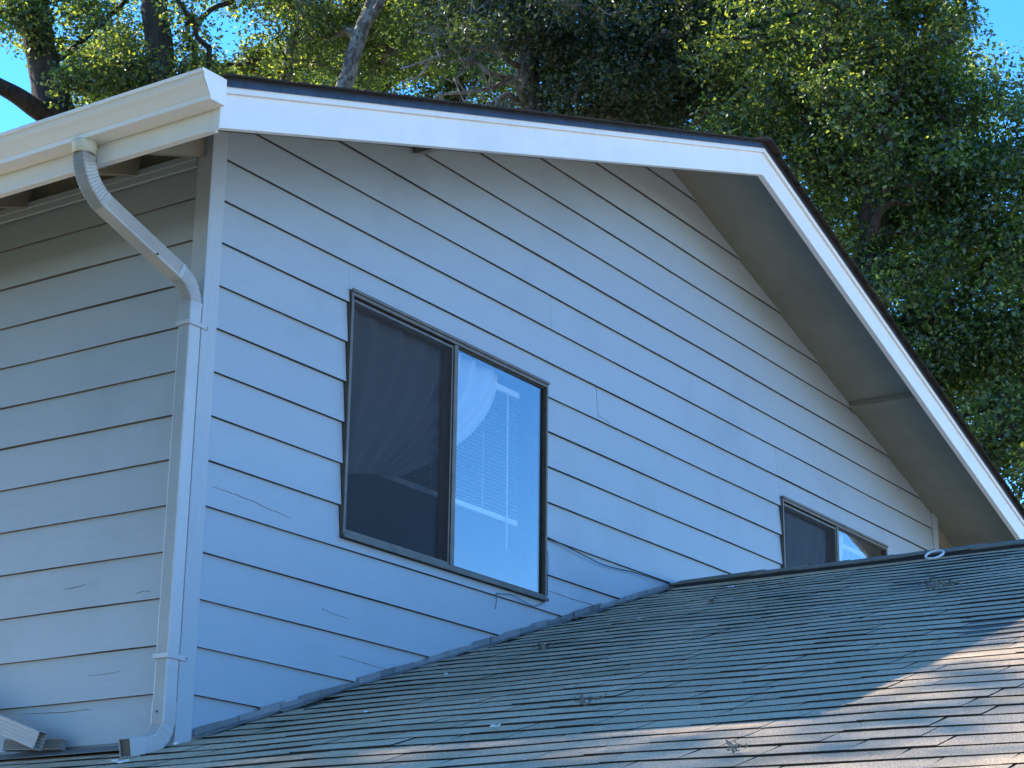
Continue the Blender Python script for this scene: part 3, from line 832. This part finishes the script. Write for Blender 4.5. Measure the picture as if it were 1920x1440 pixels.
MB().sweep([(u * 0.93, v * 0.93) for u, v in PR], frames([(-0.229, 0.0495, -2.897), (-0.18, 0.042, -2.886)], Y_)).build('mouth_shade', 'black', dn)  # black plug standing in for the shade inside the shoe mouth
for z in (-1.045, -2.505):
    x0, x1 = B1.x - 0.042, B1.x + 0.038; ya, yb_ = B1.y - 0.0395, B1.y + 0.0395
    mb = MB(); mb.box(x0 - 0.002, x0, ya, yb_, z - 0.010, z + 0.010); mb.box(x0 - 0.002, x1, ya - 0.002, ya, z - 0.010, z + 0.010)
    mb.box(-0.014, 0.028, -0.0170, -0.0102, z - 0.010, z + 0.010); mb.box(x0 - 0.002, -0.012, yb_, yb_ + 0.002, z - 0.010, z + 0.010)
    st = mb.build('strap', 'spout', dn)
    MB().tube([(0.018, -0.0171, z), (0.018, -0.0200, z)], 0.004, 8).build('screw', 'flash', st)
for p in ((-0.0925, 0.022, -2.735), (-0.30, 0.0, -0.80)):
    MB().tube([(p[0], p[1], p[2]), (p[0] - 0.004, p[1], p[2])], 0.005, 8).build('screw', 'black', dn)

# second drain pipe lying on the eave strip, cut by the left frame edge
dp = thing('drain_pipe', 'ribbed drain pipe lying on the eave strip at the far left below the siding', 'drain pipe', (-0.13, 0.66, -2.87))
pts = [(-0.10, 2.4, -2.21), (-0.115, 1.35, -2.585), (-0.122, 0.66, -2.822)]
PR2 = rib_profile(0.078, 0.054, 4, 0.006)
o = MB().sweep(PR2, frames(pts, Vector((0.1, 0, 1)), [1, 1, 1]), caps=(False, False)).build('pipe', 'spout', dp)
md = o.modifiers.new('thickness', 'SOLIDIFY'); md.thickness = 0.0016
MB().sweep(PR2, frames([(-0.050, 0.95, -2.815), (-0.045, 0.60, -2.832)], Vector((0.1, 0, 1)), [0.62, 0.62]), caps=(True, True)).build('stub', 'flash', dp)

# ---------------------------------------------------------------- small things on the wall and roof
o = MB().tube(smooth_path([(2.81, -0.012, -1.425), (3.0, -0.011, -1.437), (3.218, -0.011, -1.455), (3.40, -0.010, -1.466), (3.60, -0.010, -1.456), (3.76, -0.011, -1.445), (4.0, -0.013, -1.441), (4.20, -0.016, -1.440)]), 0.0032, 6).build('cable', 'black', None, org=(3.5, 0, -1.45), smooth=True)
tag(o, 'black cable stapled along the siding from the large window to the ridge', 'cable')
o = MB().tube(smooth_path([(2.318, -0.008, -1.905), (2.316, -0.012, -1.86), (2.315, -0.012, -1.826), (2.36, -0.012, -1.818), (2.466, -0.012, -1.806), (2.60, -0.012, -1.823), (2.69, -0.012, -1.826), (2.78, -0.024, -1.785)]), 0.0020, 6).build('wire', 'black', None, org=(2.5, 0, -1.83), smooth=True)
tag(o, 'thin loose wire dangling under the sill of the large window', 'wire')
o = MB().tube(smooth_path([(2.815, -0.008, -1.50), (2.818, -0.009, -1.58), (2.812, -0.010, -1.66), (2.81, -0.012, -1.75)]), 0.0020, 5).build('wire', 'black', None, org=(2.81, 0, -1.6), smooth=True)
tag(o, 'short thin wire hanging beside the right jamb of the large window', 'wire')
# white ring on the ridge
mb = MB(); c = Vector((XA - 0.22, -1.73, low(XA - 0.22) + 0.036)); ax = Vector((0, 1, 0)); ay = Vector((-0.80, 0, -0.60)).normalized()
nr = 28
pts = [c + ax * (0.050 * math.cos(2 * math.pi * i / nr)) + ay * (0.050 * math.sin(2 * math.pi * i / nr)) for i in range(nr + 1)]
mb.tube(pts, 0.0065, 8, caps=False)
o = mb.build('plastic_ring', 'pvc', None, org=tuple(c), smooth=True); tag(o, 'white plastic ring lying on the dark ridge of the lower roof', 'ring')

def twig_clump(u_pts, r, n, label, seed, mossy=True):
    rr = random.Random(seed); x, y = u_pts
    c = Vector((x, y, low(x) + 0.022))
    t = thing('twig_clump', label, 'twigs', tuple(c), 'debris on the lower roof')
    mb = MB()
    for i in range(n):
        a = rr.uniform(0, math.pi); l = r * rr.uniform(0.4, 1.0); o0 = Vector((rr.gauss(0, r * .3), rr.gauss(0, r * .35), 0))
        d = Vector((math.cos(a), math.sin(a) * 1.2, 0)); d.z = d.x * LSL
        p0 = c + o0 - d * l * .5; p0.z = low(p0.x) + 0.020 + rr.uniform(0, 0.02); p1 = c + o0 + Vector((rr.gauss(0, .01), rr.gauss(0, .01), rr.uniform(0.012, 0.035))); p2 = c + o0 + d * l * .5
        p2.z = low(p2.x) + 0.020 + rr.uniform(0, 0.03)
        mb.tube([p0, p1, p2], [0.0028, 0.0024, 0.0014], 5)
    mb.build('twigs', 'barkpale', t)
    if mossy:
        mb = MB()
        for i in range(n * 9):
            p = c + Vector((rr.gauss(0, r * .4), rr.gauss(0, r * .5), 0)); p.z = low(p.x) + 0.022 + abs(rr.gauss(0, .014))
            s_ = rr.uniform(.004, .009); d1 = Vector((rr.gauss(0, 1), rr.gauss(0, 1), rr.gauss(0, .6))).normalized() * s_; d2 = Vector((rr.gauss(0, 1), rr.gauss(0, 1), rr.gauss(0, .8))).normalized() * s_ * .6
            mb.poly([p - d1, p + d2, p + d1, p - d2], [(0, 1, 2), (0, 2, 3)])
        mb.build('lichen', 'barkpale', t)
twig_clump((2.56, -2.36), 0.13, 12, 'largest mossy twig clump on the shingles below the white ring', 1)
twig_clump((1.75, -0.655), 0.06, 7, 'small mossy twig on the shingles below the large window', 2)
twig_clump((0.075, -1.945), 0.06, 5, 'thin pale twig on mid-roof shingles above the sunlit strip', 3)
twig_clump((-0.972, -3.07), 0.028, 4, 'tiny curled twig on a sunlit shingle at the bottom edge', 4)
twig_clump((3.02, -0.90), 0.03, 4, 'tiny moss tuft on the shingles near the dark ridge end', 5)
for i, (x, y) in enumerate([(3.689, -0.67), (-0.424, -0.132), (-0.387, -0.052), (-0.266, -1.769), (1.2, -0.5), (2.6, -0.7), (0.3, -0.75), (-0.1, -0.1)]):
    s_ = [0.022, 0.03, 0.014, 0.022, 0.010, 0.011, 0.010, 0.012][i]; z = low(x) + 0.024
    a = random.uniform(0, 3)
    v = [(x + s_ * math.cos(a + q) * (1 if k % 2 else .6), y + s_ * math.sin(a + q), z + 0.004 * (k % 2) + LSL * s_ * math.cos(a + q) * (1 if k % 2 else .6)) for k, q in enumerate((0, 1.1, 2.3, 3.3, 4.4, 5.4))]
    o = MB().prism(v, [(p[0], p[1], p[2] + 0.002) for p in v]).build('paper_scrap', 'pvc', None, org=(x, y, z))
    tag(o, ['white fleck of litter close below the dark ridge end', 'largest white litter scrap lying just below the downspout shoe', 'small white scrap beside the litter under the downspout shoe', 'curved white fleck on the shingles above the sunlit strip',
            'pinhead white fleck on shingles just below the step flashing', 'pinhead white fleck high on the roof below the flashing top', 'pinhead white fleck low on the roof near the corner post', 'pinhead white fleck at the foot of the corner post'][i], 'litter', 'white flecks on the lower roof')

# ---------------------------------------------------------------- trees
def tree(name, label, trunk, radii, clusters, leaf_n, crad, leaf_len, lmat, bmat, seed, limbs=(), group='oak trees behind the house', thin=0.0075):
    rg = np.random.default_rng(seed)
    base = Vector((trunk[0][0], trunk[0][1], GZ))
    t = thing(name, label, 'tree', tuple(base), group)
    tp = [base - Vector((0, 0, 0.2)), *[Vector(p) for p in trunk[1:]]]
    seg = np.array([0] + [(tp[i + 1] - tp[i]).length for i in range(len(tp) - 1)]).cumsum()
    ss = np.arange(0, seg[-1], 0.18); A_ = np.array(tp)
    q = np.stack([np.interp(ss, seg, A_[:, k]) for k in range(3)], 1)
    for _ in range(3): q[1:-1] = (q[:-2] + 2 * q[1:-1] + q[2:]) / 4
    q[2:-1] += rg.standard_normal(q[2:-1].shape) * 0.012
    rr = np.interp(ss, seg, radii) * (1 + 0.04 * np.sin(ss * 3.1 + seed) + 0.025 * rg.standard_normal(len(ss)))
    tp = [Vector(p) for p in q]
    MB().tube(tp, rr, 12).build('trunk', bmat, t, smooth=True)
    nodes = [np.array(p) for p in tp[len(tp) // 2:]]; par = [-1] * len(nodes); ntr = len(nodes)
    lmb = MB()
    for lp, lr in limbs:
        sp = smooth_path(lp, 5); lrr = np.interp(np.linspace(0, 1, len(sp)), np.linspace(0, 1, len(lr)), lr)
        MB().tube(sp, lrr, 8).build('limb', bmat, t, smooth=True); nodes += [np.array(p) for p in sp]; par += [-1] * len(sp)
    ntr = len(nodes)
    cl = np.array(clusters)
    root = np.array(tp[int(len(tp) * .7)])
    order = np.argsort(np.linalg.norm(cl - root, axis=1))
    NA = [*nodes]
    arr = np.zeros((len(nodes) + len(cl) * 4, 3)); arr[:len(nodes)] = np.array(nodes); cnt = len(nodes)
    tips = []
    for ci in order:
        c = cl[ci]; dd = arr[:cnt] - c
        dist = np.linalg.norm(dd, axis=1) + 0.7 * np.maximum(0, dd[:, 2])
        k = int(np.argmin(dist)); p = arr[k]
        v = c - p; L_ = np.linalg.norm(v)
        last = k
        for s in (0.25, 0.5, 0.75, 1.0):
            q = p + v * s + rg.standard_normal(3) * 0.07 * L_ * (s < 1); q[2] += 0.12 * L_ * math.sin(math.pi * s) * 0.6
            arr[cnt] = q; par.append(last); last = cnt; cnt += 1
        tips.append(last)
    wgt = np.zeros(cnt); wgt[tips] = 1
    for i in range(cnt - 1, ntr - 1, -1):
        if par[i] >= 0: wgt[par[i]] += wgt[i]
    for i in range(ntr, cnt):
        k = par[i]
        r1 = thin * max(1, wgt[i]) ** 0.5
        r0 = thin * max(1, min(wgt[k], wgt[i] * 1.6)) ** 0.5
        lmb.tube([arr[k], arr[i]], [min(r0, 0.13), min(r1, 0.13)], 5, caps=False)
    # twigs inside clumps
    for c in cl[::2]:
        for _ in range(3):
            d = rg.standard_normal(3); d /= np.linalg.norm(d)
            lmb.tube([c, c + d * crad * 0.5 + rg.standard_normal(3) * 0.04, c + d * crad * 0.95], [0.006, 0.0045, 0.003], 3, caps=False)
    bo = lmb.build('branches', bmat, t); bo['kind'] = 'stuff'
    # leaves
    n = len(cl) * leaf_n
    ctr = np.repeat(cl, leaf_n, 0)
    sz = np.repeat(rg.uniform(0.6, 1.25, len(cl)), leaf_n)
    d = rg.standard_normal((n, 3)); d /= np.linalg.norm(d, axis=1)[:, None]
    rad = rg.uniform(0, 1, n) ** 0.45 * crad * sz
    pos = ctr + d * rad[:, None] * np.array([1, 1, 0.72])
    nr_ = rg.standard_normal((n, 3)) * 0.75 + np.array([0, 0, 0.75]) + d * 0.35; nr_ /= np.linalg.norm(nr_, axis=1)[:, None]
    ax = rg.standard_normal((n, 3)) + d * 0.6; ax -= nr_ * np.sum(ax * nr_, 1)[:, None]; ax /= np.linalg.norm(ax, axis=1)[:, None]
    sd = np.cross(nr_, ax)
    l = (leaf_len * rg.uniform(0.6, 1.25, n))[:, None]
    v = np.empty((n, 4, 3))
    v[:, 0] = pos; v[:, 1] = pos + ax * l * 0.55 + sd * l * 0.30 + nr_ * l * 0.09
    v[:, 2] = pos + ax * l - nr_ * l * 0.10; v[:, 3] = pos + ax * l * 0.55 - sd * l * 0.30 + nr_ * l * 0.09
    v = v.reshape(-1, 3) - np.array(base)
    me = bpy.data.meshes.new('crown')
    me.vertices.add(n * 4); me.vertices.foreach_set('co', v.ravel())
    b = np.arange(n) * 4
    tri = np.stack([b, b + 1, b + 2, b, b + 2, b + 3], 1).ravel()
    me.loops.add(n * 6); me.loops.foreach_set('vertex_index', tri.astype(np.int32))
    me.polygons.add(n * 2); me.polygons.foreach_set('loop_start', (np.arange(n * 2) * 3).astype(np.int32))
    me.materials.append(M[lmat]); me.update(calc_edges=True); me.validate()
    o = bpy.data.objects.new('crown', me); COL.objects.link(o); o.parent = t
    return t

HOLES = []
def crown(ells, n, seed, holes=(), surf=0.0):
    """cluster centres in ellipsoids (centre, radii, weight); holes are gaps in the foliage (px, py, rx, ry)"""
    rg = np.random.default_rng(seed); out = []
    wts = np.array([e[2] for e in ells], float); wts /= wts.sum()
    while len(out) < n:
        e = ells[rg.choice(len(ells), p=wts)]
        d = rg.standard_normal(3); d /= np.linalg.norm(d)
        r = rg.uniform(surf, 1) ** (1 / 3)
        p = np.array(e[0]) + d * r * np.array(e[1])
        if p[2] < GZ + 2.5: continue
        if -1.6 < p[0] < 10.4 and -1.5 < p[1] < 10.6 and p[2] < 3.5: continue
        (q, z) = project(p[None])
        q = q[0]
        if any(((q[0] - h[0]) / h[2]) ** 2 + ((q[1] - h[1]) / h[3]) ** 2 < 1 for h in holes): continue
        out.append(p)
    return out
V3 = lambda p: (p.x, p.y, p.z)
SKYL = [(50, 160, 72, 62), (20, 190, 60, 60), (425, 70, 52, 62), (395, 20, 30, 30), (545, 60, 18, 30), (128, 60, 24, 40), (10, 100, 40, 40)]
SKYR = [(1900, 85, 36, 54), (1908, 30, 20, 40), (1400, 110, 26, 14), (1440, 140, 18, 16), (1367, 190, 10, 12), (1680, 155, 34, 14), (1640, 180, 16, 12), (1590, 375, 22, 14)]

# dark-trunked oak at the left
D1 = 23.5
tr1 = [at(112, 260, D1), at(112, 260, D1), at(104, 205, D1), at(82, 120, D1), at(66, 40, D1), at(56, -30, D1), at(40, -220, D1), at(60, -420, D1)]
cl1 = crown([(at(200, 60, D1), (1.0, 1.0, 0.75), 3), (at(250, 150, D1 + .5), (0.8, 1.0, 0.5), 2.2), (at(5, 20, D1 - .5), (0.5, 0.6, 0.35), .8), (at(60, -260, D1), (3.0, 3.0, 1.6), 3)], 120, 11, SKYL + [(297, 70, 40, 110)])
tree('oak_tree', 'oak with thick dark trunk and low left limb at the left edge', tr1, [0.36, 0.30, 0.25, 0.21, 0.19, 0.18, 0.12, 0.05], cl1, 170, 0.36, 0.068, 'leaf', 'bark', 101,
     limbs=[([at(108, 225, D1), at(70, 205, D1 - .2), at(30, 178, D1 - .4), at(-20, 150, D1 - .6), at(-90, 100, D1 - .8)], [0.15, 0.13, 0.11, 0.09, 0.05]),
            ([at(88, 112, D1), at(120, 105, D1), at(153, 77, D1 - .1), at(193, 40, D1 - .2), at(233, 4, D1 - .2), at(270, -50, D1)], [0.06, 0.045, 0.04, 0.035, 0.03, 0.02]),
            ([at(100, 150, D1), at(130, 152, D1), at(165, 168, D1), at(200, 190, D1)], [0.05, 0.04, 0.03, 0.02]),
            ([at(70, 60, D1), at(30, 30, D1 - .3), at(-10, 25, D1 - .5)], [0.07, 0.05, 0.03])])
# straight oak second from the left
D2 = 22.6
tr2 = [at(312, 260, D2), at(312, 260, D2), at(306, 140, D2), at(296, 60, D2), at(290, 0, D2), at(288, -150, D2), at(300, -350, D2)]
cl2 = crown([(at(330, 60, D2 + .3), (0.9, 1.2, 0.85), 3), (at(270, 160, D2), (1.0, 1.0, 0.45), 2.4), (at(470, 125, D2 + 1), (0.8, 0.8, 0.28), 1.5), (at(300, -230, D2), (3.2, 3.2, 1.7), 3)], 130, 12, SKYL + [(297, 70, 40, 110)])
tree('oak_tree', 'oak with straight dark trunk rising second from the left', tr2, [0.28, 0.24, 0.20, 0.18, 0.165, 0.13, 0.05], cl2, 170, 0.36, 0.068, 'leaf', 'bark', 102)
# thin pale trunk
D3 = 24.0
tr3 = [at(532, 260, D3), at(532, 260, D3), at(534, 165, D3), at(538, 105, D3), at(548, 55, D3), at(566, 15, D3), at(580, -20, D3), at(600, -200, D3)]
cl3 = crown([(at(520, 40, D3), (0.9, 1.0, 0.55), 3), (at(590, 90, D3 + .6), (0.8, 0.9, 0.55), 2.5), (at(600, -180, D3), (2.0, 2.0, 1.2), 2)], 75, 13, SKYL)
tree('oak_tree', 'slender tree with thin pale curved trunk above the rake board', tr3, [0.11, 0.09, 0.075, 0.07, 0.06, 0.055, 0.05, 0.03], cl3, 170, 0.34, 0.066, 'leaf', 'barkpale', 103)
# leaning lichen trunk
D4 = 22.5
tr4 = [at(625, 300, D4), at(625, 300, D4), at(640, 190, D4), at(655, 120, D4), at(676, 60, D4), at(700, 0, D4), at(730, -80, D4), at(760, -240, D4)]
cl4 = crown([(at(620, 30, D4 + .7), (0.9, 1.0, 0.5), 2), (at(770, 40, D4 + 1.0), (1.0, 1.0, 0.8), 3), (at(760, -220, D4), (2.6, 2.6, 1.4), 3)], 110, 14, SKYL)
tree('oak_tree', 'leaning pale lichen-covered trunk forking above the white rake board', tr4, [0.15, 0.13, 0.11, 0.10, 0.095, 0.085, 0.07, 0.04], cl4, 170, 0.36, 0.068, 'leaf', 'barkpale', 104,
     limbs=[([at(684, 50, D4), at(708, 15, D4 - .1), at(728, -30, D4 - .1)], [0.075, 0.06, 0.05])])
# dark spreading tree with bare lichened branches
D5 = 21.5
tr5 = [at(1010, 420, D5), at(1010, 420, D5), at(1000, 250, D5), at(985, 120, D5), at(1000, 0, D5), at(1030, -180, D5), at(1050, -380, D5)]
cl5 = crown([(at(1120, 60, D5 - .3), (1.9, 2.0, 1.25), 4), (at(1230, 180, D5), (1.6, 1.8, 0.8), 3), (at(1330, 60, D5 + .5), (1.5, 1.5, 1.2), 3), (at(960, 20, D5 + .5), (1.2, 1.2, 0.5), 1.0), (at(1100, -260, D5), (3.6, 3.6, 2.0), 3)], 430, 15, SKYR + [(890, 170, 120, 70)])
br = []
rb = random.Random(5)
for (sx, sy), (ex, ey) in [((985, 170), (800, 190)), ((985, 170), (840, 110)), ((985, 200), (880, 215)), ((990, 130), (780, 60)), ((990, 190), (930, 205)), ((985, 150), (1080, 110)), ((990, 110), (860, 20)), ((1000, 230), (960, 150)), ((985, 90), (760, 130))]:
    pts = []
    for k in range(6):
        t = k / 5
        pts.append(at(sx + (ex - sx) * t + rb.uniform(-9, 9) * (k > 0), sy + (ey - sy) * t - 22 * math.sin(math.pi * t) * rb.uniform(.2, 1.2) + rb.uniform(-7, 7) * (k > 0), D5 - .9 * t * rb.uniform(.3, 1)))
    br.append((pts, [0.045, 0.036, 0.030, 0.024, 0.018, 0.010]))
    for k in (2, 3, 4):
        q = project(np.array([pts[k]]))[0][0]
        br.append(([pts[k], at(q[0] + rb.uniform(-30, 10), q[1] + rb.uniform(-45, 45), D5 - .5), at(q[0] + rb.uniform(-60, 10), q[1] + rb.uniform(-60, 60), D5 - .7)], [0.016, 0.012, 0.006]))
tree('oak_tree', 'dense dark-leaved oak with bare lichened branches behind the roof peak', tr5, [0.22, 0.2, 0.17, 0.14, 0.12, 0.08, 0.04], cl5, 240, 0.38, 0.070, 'leafdark', 'barkpale', 105, limbs=br)
# big oak right of the gable
D6 = 19.5
tr6 = [at(1630, 1000, D6), at(1630, 1000, D6), at(1625, 600, D6), at(1640, 420, D6), at(1650, 360, D6), at(1660, 250, D6), at(1640, 60, D6), at(1600, -200, D6)]
cl6 = crown([(at(1560, 60, D6), (1.5, 1.6, 1.0), 3), (at(1700, 130, D6 + .3), (0.9, 1.2, 0.9), 2.2), (at(1620, 300, D6), (1.4, 1.5, 0.9), 3), (at(1800, 330, D6 + .4), (1.1, 1.5, 0.9), 3), (at(1760, 560, D6 + .2), (1.2, 1.5, 1.1), 4), (at(1880, 760, D6 + .3), (1.1, 1.3, 1.2), 4), (at(1960, 480, D6 + .5), (1.2, 1.5, 1.4), 3), (at(1480, 230, D6), (0.8, 0.9, 0.7), 1.4), (at(2050, 900, D6), (1.3, 1.4, 1.4), 2), (at(1650, -220, D6), (3.2, 3.2, 1.5), 2.5)], 620, 16, SKYR)
tree('oak_tree', 'large leafy oak standing right of the gable behind the sloping rake', tr6, [0.28, 0.26, 0.22, 0.18, 0.15, 0.12, 0.09, 0.05], cl6, 240, 0.37, 0.066, 'leaf', 'bark', 106,
     limbs=[([at(1632, 480, D6), at(1636, 440, D6 - .4), at(1648, 400, D6 - .5), at(1676, 378, D6 - .5), at(1700, 384, D6 - .5), at(1745, 372, D6 - .4), at(1790, 380, D6 - .2)], [0.06, 0.055, 0.045, 0.032, 0.026, 0.018, 0.008]),
            ([at(1648, 400, D6 - .5), at(1654, 372, D6 - .5), at(1672, 350, D6 - .6), at(1718, 346, D6 - .5), at(1760, 322, D6 - .4), at(1800, 318, D6 - .3)], [0.035, 0.03, 0.024, 0.018, 0.012, 0.006])])
# farther sunlit trees that show through the gaps
D7 = 31.0
tr7 = [at(860, 330, D7), at(860, 330, D7), at(850, 100, D7), at(870, -60, D7), at(860, -200, D7)]
cl7 = crown([(at(760, 120, D7), (1.6, 1.6, 1.2), 3), (at(930, 140, D7), (1.4, 1.6, 1.2), 3), (at(840, 0, D7), (2.0, 2.0, 1.2), 3)], 170, 17)
tree('oak_tree', 'farther sunlit tree showing yellow-green between the bare branches', tr7, [0.25, 0.2, 0.16, 0.1, 0.05], cl7, 200, 0.5, 0.08, 'leaf', 'bark', 107)
tr8 = [at(450, 330, D7 - 1), at(450, 330, D7 - 1), at(440, 190, D7 - 1), at(430, 140, D7 - 1)]
cl8 = crown([(at(450, 165, D7 - 1), (1.3, 1.4, 0.30), 3), (at(590, 140, D7 - 1), (1.0, 1.2, 0.8), 3), (at(240, 190, D7 - 1), (1.3, 1.3, 0.35), 2)], 110, 18, SKYL)
tree('oak_tree', 'low bright green treetop peeking just above the gutter corner', tr8, [0.2, 0.16, 0.12, 0.06], cl8, 190, 0.42, 0.075, 'leaf', 'bark', 108)
tr9 = [at(1760, 900, 29), at(1760, 900, 29), at(1755, 500, 29), at(1740, 200, 29), at(1730, 60, 29)]
cl9 = crown([(at(1700, 260, 29), (1.8, 1.8, 1.4), 3), (at(1640, 480, 29), (1.5, 1.5, 1.4), 3), (at(1830, 620, 29), (1.8, 1.8, 1.8), 4), (at(1520, 150, 29), (1.6, 1.6, 1.1), 3), (at(1300, 150, 29), (2.0, 1.6, 1.0), 3)], 300, 19, SKYR)
tree('oak_tree', 'background oak glimpsed through gaps in the right-hand crown', tr9, [0.3, 0.26, 0.2, 0.14, 0.07], cl9, 200, 0.48, 0.08, 'leaf', 'bark', 109)

# tall oak past the left eave: out of the picture, its crown shades the side wall and dapples the lower roof
tr10 = [Vector((-6.5, 9.8, GZ)), Vector((-6.4, 9.8, 0)), Vector((-6.0, 9.7, 4)), Vector((-5.2, 9.5, 8)), Vector((-4.6, 9.4, 12))]
cl10 = crown([((-7.6, 9.2, 7.0), (4.4, 4.0, 5.0), 4)], 330, 20) + crown([((-2.7, 11.0, 10.9), (2.4, 2.0, 1.8), 1)], 70, 22) + crown([((-2.0, 11.5, 13.6), (1.9, 1.8, 1.3), 1)], 19, 23)
tree('oak_tree', 'unseen tall oak past the left eave whose crown dapples the lower roof', tr10, [0.4, 0.34, 0.26, 0.16, 0.07], cl10, 120, 0.55, 0.14, 'leaf', 'bark', 110)
tr11 = [Vector((-10.2, 3.0, GZ)), Vector((-10.1, 3.0, 0)), Vector((-9.9, 2.9, 3)), Vector((-9.7, 2.8, 7))]
cl11 = crown([((-10.4, -1.2, 5.5), (3.0, 10.0, 9.2), 4)], 1350, 21)  # unseen oak added here, crown stretched to keep skylight off the side wall
tree('oak_tree', 'unseen broad oak added left of the house to shade the side wall', tr11, [0.4, 0.32, 0.22, 0.08], cl11, 120, 0.6, 0.14, 'leaf', 'bark', 111)
